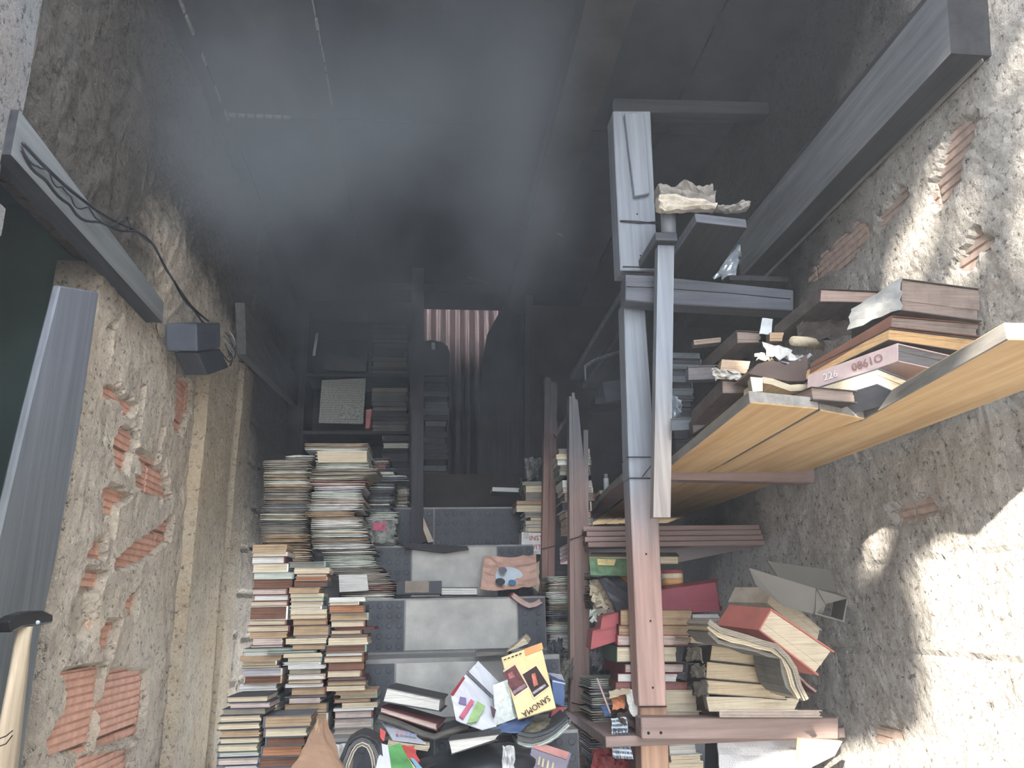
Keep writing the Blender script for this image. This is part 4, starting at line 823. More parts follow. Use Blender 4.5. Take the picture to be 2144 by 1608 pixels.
for i,(cs,mt,lb) in enumerate(([((1596,716),(1650,728),(1676,752),(1606,744)),'w','pale grey crumpled page over the brown cardboard tent'],[((1640,744),(1704,742),(1662,758),(1620,760)),'l','grey-white folded page pointing right behind the cardboard tent'],[((1584,738),(1610,742),(1622,752),(1590,750)),'c','small cream page scrap left of the cardboard tent'])):
    o=sheet('crumpled_page',[onY(cs[0][0],cs[0][1],1.84),onY(cs[1][0],cs[1][1],1.84),onY(cs[2][0],cs[2][1],1.76),onY(cs[3][0],cs[3][1],1.78)],PG(mt),7,5,.014,.002,seed=30+i,rag=.005); tag(o,lb,'paper')
o=tube('paper_roll',[onY(1662,714,1.80),onY(1690,716,1.86),onY(1716,722,1.93)],.013,PG('c'),seg=14,r2=.015); tag(o,'cream rolled paper lying under the roof-like bent book','paper roll')
skew([(1612,696),(1642,696),(1640,714),(1612,714)],(1604,702),1.86,1.96,None,PG('t'),'small tan page block below the left end of roof-like book',spine=False)
o=sheet('white_card',[onY(1596,666,1.9),onY(1618,668,1.9),onY(1615,700,1.88),onY(1590,698,1.88)],plain('card_grey_white',srgb(170,178,186),.7),3,3,.004,.002,seed=36); tag(o,'small upright grey-white card left of the roof-like bent book','card')
o=sheet('ragged_scraps',[onY(1696,826,1.57),onY(1800,828,1.59),onY(1796,842,1.58),onY(1716,838,1.56)],plain('scrap_brown_mixed',srgb(140,118,98),.9,0,.5,60),12,4,.012,.003,seed=38,rag=.004); tag(o,'ragged burnt paper scraps along the sawn end of the short plank','paper')
# book pile and foil behind the stick on the planks
stack([(738,1408,1466,'v'),(750,1406,1470,'d'),(762,1408,1462,'v'),(772,1406,1450,'d'),(784,1408,1456,'v'),(798,1408,1450,'k'),(812,1406,1452,'v'),(826,1408,1452,'d'),(840,1406,1446,'d'),(852,)],2.42,1.934,.15,'dark magazine pile behind the stick',kind='sooty magazine',cat='magazine',name='magazine',covers=('dark','grey'),group='sooty magazines behind the stick',coverless=.6)
M_FOIL=plain('silver_foil',srgb(170,182,194),.35,.5,.2,25)
o=sheet('crumpled_foil',[onY(1404,822,2.25),onY(1428,838,2.25),onY(1424,876,2.22),onY(1404,900,2.24)],M_FOIL,7,8,.02,.002,seed=40,rag=.004); tag(o,'crumpled silver foil hanging beside the stick above the planks','foil')
skew([(1406,878),(1462,874),(1444,898),(1406,900)],(1420,872),2.08,2.2,CV['grey'],PG('v'),'grey slanted book below the silver foil on the planks')
skew([(1450,880),(1486,862),(1486,884),(1452,906)],(1440,892),2.02,2.12,CV['burnt'],PG_GY,'small dark book end near the aisle edge of the plank')
# above the black top plank
def crumple(name,px,Y,D,mat,label,seed,amp=.014):
    # a wad of folded burnt paper: layered wavy leaves
    W=[onY(x,y,Y) for x,y in px]; c0=sum(W,Vector())/len(W); rr=random.Random(seed); P=[]
    n=len(px)//2; up_=px[:n]; lo=px[n:][::-1]
    A=[onY(x,y,Y) for x,y in up_]; B=[onY(x,y,Y-.01) for x,y in lo]; m=22; rows=9; V=[];Fc=[]
    def at(Q,t): k=t*(len(Q)-1); i=min(int(k),len(Q)-2); return Q[i].lerp(Q[i+1],k-i)
    for j in range(rows):
        v=j/(rows-1)
        for i in range(m):
            u=i/(m-1); p=at(A,u).lerp(at(B,u),v); dd=D*(1-(2*v-1)**2)**.5 if 0<j<rows-1 else 0
            q=p+Vector((0,-dd*.3-amp*1.6*noise.noise(Vector((u*5+seed,v*3.5,0)))+ (.25*D if j==0 else 0),amp*.5*noise.noise(Vector((u*9,v*4,seed)))))
            V.append(q-c0)
    k=len(V)
    for j in range(rows):
        v=j/(rows-1)
        for i in range(m): u=i/(m-1); p=at(A,u).lerp(at(B,u),v); V.append(p+Vector((0,D*(.3+.5*v*(1-v))+amp*noise.noise(Vector((u*6,v*4,seed+9))),0))-c0)
    for j in range(rows-1):
        for i in range(m-1): a=j*m+i; Fc+=[(a,a+1,a+m+1,a+m),(k+a,k+a+m,k+a+m+1,k+a+1)]
    for i in range(m-1): Fc+=[(i,k+i,k+i+1,i+1),((rows-1)*m+i,(rows-1)*m+i+1,k+(rows-1)*m+i+1,k+(rows-1)*m+i)]
    for j in range(rows-1): Fc+=[(j*m,(j+1)*m,k+(j+1)*m,k+j*m),(j*m+m-1,k+j*m+m-1,k+(j+1)*m+m-1,(j+1)*m+m-1)]
    return tag(me(name,V,Fc,mat,loc=c0),label,'paper')
crumple('crumpled_paper',[(1376,388),(1390,384),(1410,392),(1424,384),(1444,396),(1456,400),(1474,390),(1498,408),(1494,430),(1470,432),(1440,430),(1420,428),(1400,428),(1376,424)],2.06,.09,plain('scorched_grey_paper',srgb(138,132,126),.95,0,.3,30),'large crumpled scorched paper on the highest shelf by the post',3,.022)
crumple('crumpled_paper',[(1376,412),(1400,410),(1430,414),(1470,418),(1500,426),(1496,440),(1466,437),(1430,441),(1400,441),(1378,438)],2.00,.06,plain('pale_burnt_paper',srgb(186,176,160),.95,0,.3,30),'paler folded scorched paper at the front of highest shelf',5,.012)
crumple('crumpled_paper',[(1500,432),(1520,432),(1540,428),(1556,420),(1568,426),(1566,438),(1550,441),(1530,442),(1514,441),(1498,440)],2.00,.05,plain('curled_burnt_paper',srgb(138,134,130),.95,0,.35,35),'small curled burnt paper at the right end of highest shelf',8,.010)
o=sheet('crumpled_foil',[onY(1546,512,2.33),onY(1552,514,2.33),onY(1538,580,2.31),onY(1492,582,2.31)],M_FOIL,6,8,.018,.002,seed=45,rag=.003); tag(o,'triangular crumpled silver foil right of the black top plank','foil')
stack([(478,1548,1592,'v'),(488,1546,1586,'k'),(498,1550,1574,'n'),(512,1546,1578,'k'),(518,1546,1572,'n'),(538,1544,1580,'d'),(552,1546,1590,'k'),(574,)],2.46,2.575,.14,'pile behind the foil triangle',kind='sooty book',covers=('dark','grey'),group='sooty pile by the foil triangle')
box('shelf_rest',(1.0,2.30,2.555),(1.21,2.75,2.573),W_BLACK); tag(bpy.data.objects['shelf_rest'],'short charred board under the narrow sooty pile high at right','board')
# burnt spiral binding and hanging scraps left of the main post
def helix(name,pxs,Y,r,turns,rw,label):
    P=[onY(x,y,Y) for x,y in pxs]; P2=resample_v(P,turns*8); out=[]
    for i,p in enumerate(P2): a=i*2*math.pi/8; out.append(p+Vector((0,r*math.cos(a),0))+Vector((-.35,0,1)).normalized()*r*math.sin(a))
    return tag(tube(name,out,rw,M_STEEL,seg=4),label,'wire')
def resample_v(P,n):
    L=[0]
    for a,b in zip(P,P[1:]): L.append(L[-1]+(b-a).length)
    out=[]
    for i in range(n):
        s=L[-1]*i/(n-1); j=0
        while j<len(L)-2 and L[j+1]<s: j+=1
        out.append(P[j].lerp(P[j+1],(s-L[j])/max(1e-9,L[j+1]-L[j])))
    return out
helix('spiral_wire',[(1226,796),(1225,768),(1242,756),(1262,748),(1304,735)],2.75,.006,26,.0009,'burnt spiral notebook wire hanging left of the main post')
o=prism('burnt_box',[onY(x,y,2.85) for x,y in ((1262,800),(1312,794),(1314,836),(1268,842))],(0,.15,0),plain('sooty_blue_box',(.05,.055,.075),.7)); tag(o,'small sooty blue-grey box on the planks left of the main post','box')
px_book([(1246,838),(1300,836)],16,2.85,.14,CV['dark'],PG('d'),label='dark book under the small sooty blue-grey box')
o=sheet('plastic_bag',[onY(1098,962,3.7),onY(1132,956,3.7),onY(1126,1002,3.66),onY(1102,1006,3.66)],plain('dull_plastic_bag',srgb(110,112,112),.4),8,8,.04,.003,seed=50,rag=.01); tag(o,'crumpled translucent grey plastic bag above the short stair stack','plastic bag')
# children's book and magazines between fluted post and main post
M_GRN=plain('green_print',srgb(84,120,84),.5,0,.5,30)
cbk=skew([(1234,1166),(1420,1166),(1420,1180),(1234,1180)],(1240,1158),2.62,2.8,CV['olive'],PG('c'),"cream and green children's picture book under the pink boards")
o=sheet('picture_book_cover',[onY(1234,1168,2.6),onY(1330,1170,2.6),onY(1326,1206,2.56),onY(1236,1204,2.56)],M_GRN,5,4,.004,.003,seed=52); tag(o,'green printed page hanging from the picture book','page')
sheet('yellow_print',[onY(1250,1170,2.592)-o.location,onY(1290,1171,2.592)-o.location,onY(1286,1184,2.578)-o.location,onY(1252,1183,2.578)-o.location],plain('yellow_red_print',srgb(190,170,96),.6,0,.3,50),3,3,.002,.001,parent=o)
M_DKM=plain('dark_magazine_cover',srgb(66,68,76),.4,0,.5,25)
o=sheet('tilted_magazine',[onY(1256,1212,2.58),onY(1296,1206,2.6),onY(1352,1260,2.56),onY(1300,1292,2.52)],M_DKM,6,6,.006,.008,seed=53); tag(o,'dark glossy magazine tilted between the fluted and main posts','magazine')
o=sheet('orange_magazine',[onY(1290,1204,2.66),onY(1345,1204,2.66),onY(1350,1262,2.62),onY(1322,1250,2.62)],plain('ochre_cover',srgb(190,140,66),.5,0,.15,10),4,4,.004,.004,seed=54); tag(o,'ochre yellow magazine cover behind the tilted dark magazine','magazine')
for i,(cs,c) in enumerate((([(1236,1212),(1262,1216),(1300,1280),(1240,1262)],'c'),([(1240,1240),(1290,1262),(1296,1284),(1250,1290)],'m'),([(1284,1272),(1330,1262),(1330,1284),(1280,1286)],'l'),([(1236,1276),(1262,1290),(1272,1304),(1240,1296)],'g'))):
    o=sheet('crumpled_newspaper',[onY(*cs[0],2.66-.02*i),onY(*cs[1],2.66-.02*i),onY(*cs[2],2.6-.02*i),onY(*cs[3],2.6-.02*i)],PG(c),9,7,.03,.002,seed=60+i,rag=.006); tag(o,['cream','grey-brown','lilac white','greenish white'][i]+' crumpled newspaper sheet under the tilted dark magazine','newspaper')
# hardbacks behind the main post (K)
def kb(y0,y1,x0,x1,cov,pg,label,spx=None,tilt=0): 
    return skew([(x0,y0),(x1,y0+tilt),(x1,y1+tilt),(x0,y1)],(spx or x0-14,y0-8 if y0>1282 else y0+6),2.40,2.56,CV[cov],pg,label,spine=True)
PGK=PG('c')
kb(1278,1308,1300,1449,'brown',PG('t'),'thick tan-paged book, topmost of the hardbacks behind the main post')
kb(1310,1329,1296,1448,'maroon',PG('t'),'tan-paged hardback second from top behind the main post')
kb(1331,1350,1294,1443,'red',PG('p'),'red hardback with pinkish pages behind the main post')
kb(1355,1385,1292,1417,'green',PGK,'dark green hardback with cream pages behind the main post',1262)
kb(1391,1407,1309,1432,'maroon',PG('p'),'maroon hardback with pink-white pages behind the main post',1266)
kb(1411,1427,1294,1418,'maroon',PG('w'),'lower maroon hardback with white pages behind the main post',1280)
kb(1430,1443,1290,1440,'brown',PG('r'),'thin brown hardback above the wide cream book behind the main post')
kb(1446,1488,1322,1460,'pale',PG('c'),'wide cream page block near the bottom of the post hardbacks')
kb(1490,1502,1330,1466,'pale',PG('c'),'lowest cream book resting on the brown shelf board by the post')
for i,(f,b) in enumerate((([(1262,1292),(1330,1276),(1330,1302),(1258,1318)],(1250,1290)),([(1242,1322),(1330,1300),(1330,1328),(1238,1358)],(1232,1318)))):
    f=[(x,y) for x,y in f]; e=skew(f,b,2.44,2.58,CV['red'],CV['red'],['upper','lower'][i]+' bright red book cover slanting out left of the main post')
# album, tin and papers
al=skew([(1386,1236),(1500,1220),(1509,1278),(1386,1284)],(1390,1228),2.50,2.56,plain('magenta_leather',srgb(150,58,78),.45,0,.15,8),plain('magenta_leather',srgb(150,58,78)),'dark pink leather album standing against the plaster wall')
tn=empty('tin_can',onY(1409,1226,2.62)); tag(tn,'round tin with red lid and cream and orange band behind album','tin')
zt=onY(1409,1194,2.62).z-tn.location.z; 
for a,b_,r,mt,nn in ((0,.45,.036,plain('orange_band',srgb(206,146,74),.4),'orange_band'),(.45,.78,.036,plain('cream_band',srgb(206,196,160),.4),'cream_band'),(.78,1,.0375,plain('red_lid',srgb(160,60,70),.4),'lid')): tube(nn,[Vector((0,0,zt*a)),Vector((0,0,zt*b_))],r,mt,tn,seg=28)
px_book([(1386,1240),(1430,1244)],16,2.60,.12,CV['brown'],PG('t'),label='brown book under the round tin, hidden partly by the album')
for i,c in enumerate('wlg'): px_book([(1450,1290+9*i),(1506,1290+9*i)],8,2.46-.01*i,.10,None,PG(c),spine='N',label=['upper white','middle lilac-white','lower greenish white'][i]+' paper pad beneath the dark pink album',cat='pad',name='paper_pad')
o=prism('charred_lump',[onY(x,y,2.44) for x,y in ((1450,1316),(1462,1300),(1478,1306),(1488,1302),(1482,1330),(1462,1340),(1446,1334))],(0,.08,0),CV['dark']); tag(o,'small black charred scrap between hardbacks and old thick books','debris')
# thick old books on the lower board
def old(face,back,label,pg,Y=2.24,cov='burnt',dY=.17): return skew(face,back,Y,Y+dY,CV[cov],pg,label)
PO=pages('pages_old_cream',srgb(204,184,146),.3); PO2=pages('pages_old_pale',srgb(212,198,168),.3)
old([(1508,1488),(1718,1489),(1718,1500),(1508,1500)],(1500,1484),'thin pinkish-cream book lowest under the thick old books',PG('p'),cov='pale')
old([(1480,1460),(1674,1464),(1666,1486),(1486,1488)],(1472,1456),'white-cream book just above the lowest one of thick old books',PO2,cov='pale')
old([(1478,1424),(1650,1438),(1644,1464),(1478,1452)],(1450,1428),'thick old book with torn dark spine, third from bottom',PO)
old([(1480,1386),(1634,1402),(1638,1434),(1478,1420)],(1442,1394),'thick old book with torn dark spine, fourth from bottom',PO)
old([(1490,1352),(1646,1370),(1646,1400),(1486,1382)],(1434,1356),'thick old book with torn grey spine under the draped newspaper',PO)
for i,(x0,y0) in enumerate(((1452,1428),(1446,1392),(1438,1356))):
    sh_=[onY(x0+30,y0-2,2.22),onY(x0+2,y0,2.30),onY(x0+4,y0+26,2.30),onY(x0+32,y0+28,2.22)]
    o=sheet('torn_spine',sh_,plain('torn_spine_cloth',srgb(112,108,98),.95,0,.45,45),6,6,.012,.004,seed=70+i,rag=.006); tag(o,['third','fourth','fifth'][i]+' old book from the bottom: its torn grey spine cloth','book spine')
px_book([(1446,1340),(1500,1344),(1560,1350),(1614,1360)],11,2.22,.15,CV['pale'],PO,label='thin cream book sagging on top of the thick old books',spine='N')
skew([(1502,1330),(1530,1326),(1560,1344),(1500,1344)],(1510,1322),2.25,2.36,None,PO2,'small cream wedge-shaped page block below the red book',spine=False)
# draped newspaper
dr=[(1484,1300),(1500,1318),(1540,1330),(1590,1342),(1636,1356),(1662,1392),(1676,1440),(1690,1466)]
for i,(off,tp,c,lb) in enumerate(((0,12,'m','grey-brown'),(10,12,'c','cream'),(22,9,'n','grey'))):
    px_book([(x-(i*12 if k>4 else 0),y+off*(1 if k<5 else .35)-(i*9 if k>6 else 0)) for k,(x,y) in enumerate(dr)],tp,2.00+.012*i,.17,None,PG(c),spine='N',name='draped_newspaper',cat='newspaper',wob=.003,n=10,label=lb+' newspaper draped down over the thick old books')
px_book([(1634,1362),(1660,1400),(1686,1430),(1712,1450)],8,2.19,.12,CV['maroon'],PG('p'),spine='N',name='book',label='thin open booklet splayed down right of the draped newspapers')
# red thick book on top
rbk=skew([(1614,1278),(1741,1364),(1710,1410),(1590,1318)],(1528,1270),2.08,2.22,plain('faded_red_cloth',srgb(176,92,80),.7,0,.15,12),pages('pages_big_cream',srgb(206,192,164),.2),'thick red-spined book lying slanted on top of the old books',ct=.004)
skew([(1620,1232),(1716,1318),(1712,1350),(1606,1262)],(1540,1232),2.24,2.38,CV['pale'],PO2,'thick cream coverless book behind the red-spined book')
# folded grey cardboard
M_CARD=plain('dark_grey_card',srgb(108,106,102),.85,0,.08,4)
fc=empty('cardboard_box',onY(1700,1290,2.2)); tag(fc,'folded dark grey cardboard box against the right plaster wall','cardboard box')
def card(n,pts): 
    P=[onY(x,y,Y)-fc.location for x,y,Y in pts]; nrm=(P[1]-P[0]).cross(P[2]-P[0]).normalized()*.004; prism(n,P,nrm,M_CARD,fc)
card('flap',[(1607,1175,2.30),(1735,1193,2.28),(1753,1240,2.26),(1640,1224,2.28)])
card('side_panel',[(1568,1189,2.10),(1708,1232,2.08),(1706,1286,2.10),(1640,1270,2.12),(1582,1224,2.12)])
card('bottom_panel',[(1706,1286,2.09),(1764,1302,2.12),(1700,1284,2.30),(1650,1272,2.28)])
card('far_panel',[(1773,1254,2.14),(1764,1302,2.13),(1740,1290,2.30),(1748,1244,2.30)])
card('folded_tab',[(1709,1233,2.08),(1726,1264,2.10),(1774,1252,2.13),(1752,1240,2.25)])
card('inner_flap',[(1709,1233,2.085),(1730,1262,2.10),(1722,1290,2.12),(1707,1285,2.09)])
# below the brown beam
box('low_board',(.45,2.30,.93),(1.21,3.6,.955),W_BEAMR); tag(bpy.data.objects['low_board'],'brown shelf board at the very bottom under the beam','plank')
stack([(1552,1400,1462,'w'),(1580,1402,1470,'c'),(1596,1402,1474,'c'),(1612,)],2.36,.956,.16,'pile below the brown beam',group='books below the brown beam',covers=('dark','white'),spine='N',kind='book')
M_NP2=print_('white_newsprint',srgb(208,210,214),srgb(150,152,160),130,40,.5)
o=sheet('white_newspaper',[onY(1502,1549,2.36),onY(1672,1549,2.36),onY(1676,1680,2.30),onY(1512,1680,2.30)],M_NP2,8,8,.010,.006,seed=80); tag(o,'white printed newspaper hanging below the brown beam','newspaper')
o=prism('cardboard_piece',[onY(x,y,2.2) for x,y in ((1676,1546),(1764,1552),(1748,1582),(1700,1606),(1690,1690),(1664,1690))],(0,.02,0),plain('brown_card',srgb(176,152,120),.9)); tag(o,'light brown cardboard piece at the bottom right below the beam','cardboard')
o=prism('gap_filler_slab',[onY(x,y,2.5) for x,y in ((1476,1552),(1512,1552),(1520,1690),(1476,1690))],(0,.1,0),M_BLKPL); tag(o,'black slab filling the gap between lower books and white newspaper','box')  # black slab fills the gap beside the newspaper
# papers between the posts, lower part
def rows(x0,x1,y0,y1,t,codes,rr,j=6):
    r=[];y=y0
    while y<y1-3: r.append((y,x0+rr.uniform(-j,j*.6),x1+rr.uniform(-j*.6,j),rr.choice(codes))); y+=t*rr.uniform(.7,1.4)
    r.append((y1,)); return r
rp=random.Random(11)
bundle(rows(1150,1196,1206,1338,11,'nvmgdw',rp),3.15,1.30,.18,'pile between the two slim posts','magazines between the two slim posts','thin magazine','magazine')
bundle(rows(1238,1262,1196,1240,10,'wgn',rp,3),2.8,1.50,.14,'pile right of the fluted post','magazines right of the fluted post','thin magazine','magazine')
bundle(rows(1168,1200,1360,1500,12,'nvdmg',rp),2.98,1.153,.15,'lower pile left of the fluted post','magazines low left of the fluted post','crumpled magazine','magazine')
bundle(rows(1240,1300,1420,1600,13,'vlngw',rp,5),2.62,.956,.16,'low pile right of fluted post','magazines low right of the fluted post','magazine','magazine')
for i,(cs,c,lb) in enumerate((([(1146,1345),(1176,1336),(1182,1376),(1150,1380)],'d','dark grey crumpled folder low between the slim posts'),([(1160,1384),(1200,1376),(1200,1420),(1166,1424)],'n','grey crumpled plastic cover low between the slim posts'),([(1238,1362),(1262,1366),(1260,1396),(1240,1390)],'l','lilac crumpled leaflet right of the fluted post'),([(1240,1396),(1276,1400),(1290,1440),(1244,1436)],'v','blue-grey crumpled page right of the fluted post'))):
    o=sheet('crumpled_sheet',[onY(*cs[0],2.9),onY(*cs[1],2.9),onY(*cs[2],2.84),onY(*cs[3],2.84)],PG(c),8,8,.035,.003,seed=90+i,rag=.006); tag(o,lb,'paper')
# poster with print, blue folder, orange leaf
po=sheet('printed_poster',[onY(1280,1504,2.36),onY(1312,1500,2.36),onY(1326,1590,2.32),onY(1282,1586,2.34)],print_('blue_grey_print',srgb(176,190,202),srgb(84,94,110),26,9,.42),5,8,.012,.002,seed=100,rag=.002); tag(po,'pale blue printed poster curling left of the main post foot','poster')
text('REDA',.022,onY(1303,1532,2.325)-po.location,(math.pi/2,.06,0),M_INK,po)
o=sheet('orange_leaf',[onY(1278,1452,2.40),onY(1310,1450,2.40),onY(1308,1484,2.38),onY(1284,1486,2.38)],plain('orange_brown_leaf',srgb(176,104,56),.6,0,.5,22),6,6,.012,.002,seed=101,rag=.003); tag(o,'orange-brown printed leaf left of the main post','page')
o=sheet('cream_cover',[onY(1276,1446,2.39),onY(1318,1440,2.39),onY(1322,1448,2.36),onY(1276,1462,2.36)],PG('c'),6,3,.006,.002,seed=102,rag=.003); tag(o,'cream curled cover above the orange-brown leaf','page')
o=sheet('cream_page',[onY(1310,1446,2.37),onY(1336,1446,2.37),onY(1334,1500,2.34),onY(1320,1494,2.34)],PG('w'),5,6,.012,.002,seed=103,rag=.004); tag(o,'white torn page beside the orange-brown leaf','page')
o=sheet('grey_flap',[onY(1290,1494,2.37),onY(1334,1482,2.37),onY(1334,1530,2.35),onY(1300,1512,2.35)],CV['burnt'],5,5,.010,.002,seed=104,rag=.003); tag(o,'dark grey-brown flap above the pale blue poster','page')
o=sheet('blue_folder',[onY(1258,1478,2.44),onY(1276,1476,2.44),onY(1280,1500,2.42),onY(1266,1498,2.42)],CV['blue'],4,4,.006,.003,seed=105); tag(o,'small bright blue folder corner right of the fluted post','folder')
o=tube('yellow_pencil',[onY(1250,1420,2.40),onY(1278,1494,2.38)],.003,plain('pinkish_stick',srgb(180,150,146),.6),seg=6); tag(o,'thin pale rod slanting right of the fluted post','rod')
for i,(cs,m) in enumerate((([(1238,1568),(1282,1566),(1290,1640),(1238,1640)],'red'),([(1286,1590),(1318,1586),(1330,1640),(1290,1640)],'maroon'))):
    o=sheet('red_booklet',[onY(*cs[0],2.5),onY(*cs[1],2.5),onY(*cs[2],2.46),onY(*cs[3],2.46)],plain('red_mixed_'+m,srgb(140,56,58),.6,0,.55,30),8,8,.025,.003,seed=110+i,rag=.004); tag(o,['crumpled red booklet at the bottom right of the fluted post','small maroon crumpled booklet under the pale blue poster'][i],'booklet')
# ---------------------------------------------------------------- pile at the foot of the stairs
def flat(pts,mat,label,name,cat='magazine',th=.004,b=.004,n=6,seed=0,**k):
    """sheet from pixel corners with their depths"""
    o=sheet(name,[onY(x,y,Y) for x,y,Y in pts],mat,n,n,b,th,seed=seed,**k); return tag(o,label,cat)
skew([(811,1441),(923,1465),(921,1488),(803,1468)],(830,1432),2.42,2.56,CV['dark'],PG('w'),'black hardback with white page edges topmost at the stair foot',ct=.003,spine=False)
skew([(798,1482),(916,1516),(914,1528),(797,1490)],(820,1472),2.40,2.54,CV['maroon'],PG('p'),'purple-brown book below the black hardback at the stair foot',spine=False)
px_book([(789,1500),(830,1512),(870,1530),(905,1545),(945,1530),(985,1520)],14,2.42,.14,CV['dark'],PG('n'),label='long dark curved magazine under the purple-brown book',spine='N',n=9,name='magazine',cat='magazine')
mz=flat([(800,1510,2.46),(842,1520,2.46),(892,1556,2.36),(822,1548,2.36)],plain('lilac_magazine',srgb(178,184,200),.5,0,.15,14),'pale lilac magazine with red lettering under the dark curved one','lettered_magazine',seed=121)
for i in range(5): sheet('faded_print',[onY(830+9*i,1533+1.5*i,2.39)-mz.location+Vector((0,-.006,.005)),onY(836+9*i,1534+1.5*i,2.39)-mz.location+Vector((0,-.006,.005)),onY(836+9*i,1540+i,2.375)-mz.location+Vector((0,-.006,.005)),onY(830+9*i,1539+i,2.375)-mz.location+Vector((0,-.006,.005))],plain('faded_red_ink',srgb(190,130,140),.6) if i<2 else plain('faded_blue_ink',srgb(140,146,190),.6),1,1,0,.001,parent=mz)
px_book([(812,1556),(850,1562),(898,1568)],11,2.36,.12,None,PG('c'),spine='N',label='cream page edge of a book below the lilac magazine')
flat([(796,1524,2.33),(808,1532,2.33),(804,1552,2.32),(796,1546,2.32)],plain('red_scrap',srgb(196,58,56),.5),'small red and white paper triangle left of the stair-foot pile','red_scrap','paper',n=3,b=.002,seed=122)
# open spiral notebook
nb=empty('spiral_notebook',onY(990,1460,2.48)); tag(nb,'open white spiral notebook with colour print at the stair foot','notebook')
def nbs(n,pts,m,b=.003,off=0): return sheet(n,[onY(x,y,Y)-nb.location+Vector((0,-off,off*.6)) for x,y,Y in pts],m,5,5,b,.003,parent=nb,seed=7)
MW=plain('white_glossy_page',srgb(206,210,222),.4,0,.05,8)
nbs('left_page',[(1001,1384,2.60),(1045,1428,2.56),(1030,1460,2.50),(977,1411,2.54)],MW)
nbs('right_page',[(975,1412,2.54),(1031,1462,2.50),(1040,1524,2.38),(944,1454,2.46)],MW); nbs('lower_corner',[(944,1452,2.462),(1040,1520,2.382),(1010,1528,2.37),(955,1508,2.39)],MW)
nbs('red_edge',[(970,1418,2.535),(974,1421,2.533),(949,1458,2.455),(944,1454,2.457)],M_REDP,0,.004)
nbs('violet_print',[(963,1461,2.452),(976,1464,2.448),(976,1478,2.43),(960,1474,2.434)],plain('violet_ink',srgb(122,108,156),.5),0,.007)
nbs('red_print',[(986,1466,2.446),(993,1471,2.441),(970,1508,2.39),(961,1503,2.396)],plain('rose_ink',srgb(206,96,128),.5),0,.007)
nbs('green_print',[(999,1470,2.436),(1016,1481,2.425),(998,1513,2.377),(977,1517,2.374)],plain('green_ink',srgb(142,184,108),.5,0,.25,30),0,.007)
nbs('dark_print',[(1026,1480,2.42),(1038,1488,2.41),(1034,1506,2.39),(1030,1500,2.40)],plain('brown_ink',srgb(98,74,92),.5),0,.007)
for i in range(22):
    a=onY(979+2.35*i,1409+2.3*i,2.537-.0017*i)-nb.location
    tube('ring',[a+Vector((.004*math.cos(q),-.004+.002*math.cos(q),.005*math.sin(q))) for q in [k*math.pi/3 for k in range(7)]],.0009,M_WIRE,nb,seg=4)
o=skew([(1032,1434),(1056,1426),(1080,1504),(1036,1520)],(1040,1430),2.42,2.44,None,plain('speckled_white_cover',srgb(192,202,200),.6,0,.25,70),'pale green-white speckled booklet leaning on the yellow book',spine=False)
# yellow book with two pictures
yb=empty('yellow_book',onY(1108,1430,2.42)); tag(yb,'yellow-orange book cover with two dark pictures at the stair foot','book')
def ybs(n,pts,m,off=0,b=.0,nn=4,th=.002): return sheet(n,[onY(x,y,Y)-yb.location+Vector((0,-off,off*.5)) for x,y,Y in pts],m,nn,nn,b,th,parent=yb,seed=3)
def yY(y): return 2.52-(y-1347)*.0009
def yq(*p): return [(x,y,yY(y)) for x,y in p]
ybs('cover',yq((1050,1377),(1132,1347),(1164,1482),(1085,1505)),plain('yellow_cover',srgb(226,198,130),.4,0,.12,7),0,.002,6,.006)
ybs('orange_band',yq((1098,1360),(1134,1347),(1137,1360),(1100,1374)),plain('orange_print',srgb(226,142,62),.4),.005)
ybs('picture_border',yq((1053,1405),(1079,1390),(1108,1442),(1076,1464)),plain('pale_border',srgb(214,196,150),.5),.004)
ybs('picture_border',yq((1092,1411),(1123,1392),(1153,1439),(1117,1466)),plain('pale_border',srgb(214,196,150),.5),.004)
ybs('picture',yq((1052,1411),(1078,1394),(1104,1440),(1077,1459)),plain('dark_red_picture',srgb(98,52,54),.4,0,.6,40),.006)
ybs('picture',yq((1094,1414),(1122,1396),(1149,1438),(1118,1461)),plain('black_orange_picture',srgb(52,34,36),.4,0,.5,30),.006)
ybs('flame_print',yq((1112,1414),(1120,1411),(1126,1436),(1117,1440)),plain('orange_glow_print',srgb(196,104,76),.4,0,.5,60),.008)
ybs('caption_strip',yq((1114,1452),(1140,1434),(1143,1438),(1117,1456)),plain('white_caption',srgb(150,150,156),.5,0,.5,90),.008)
ybs('caption_strip',yq((1072,1450),(1098,1434),(1101,1440),(1075,1456)),plain('violet_caption',srgb(132,108,124),.5,0,.5,90),.008)
ybs('bright_print',yq((1062,1414),(1072,1408),(1078,1420),(1066,1424)),plain('rose_print',srgb(160,84,90),.5,0,.4,60),.008)
xa=(onY(1092,1500,yY(1500))-onY(1150,1462,yY(1462))).normalized(); za=Vector((0,-.9,.42)); za=(za-xa*za.dot(xa)).normalized(); ya=za.cross(xa)
text('SANOMA',.024,onY(1122,1481,yY(1481))-yb.location+Vector((0,-.007,.004)),Matrix(((xa.x,ya.x,za.x),(xa.y,ya.y,za.y),(xa.z,ya.z,za.z))).to_euler(),M_INK,yb)
for i in range(5): ybs('print_line',yq((1054+8*i,1383-3*i),(1059+8*i,1381-3*i),(1060+8*i,1383-3*i),(1055+8*i,1385-3*i)),M_INK,.007,0,1,.0005)
skew([(1080,1350),(1098,1334),(1108,1346),(1060,1366)],(1086,1340),2.62,2.7,None,PG('c'),'cream paper wedge sticking up behind the yellow book',spine=False)
skew([(996,1365),(1066,1361),(1064,1368),(996,1374)],(1004,1362),2.72,2.79,CV['grey'],PG('n'),'thin grey booklet on the stair edge behind the yellow book')
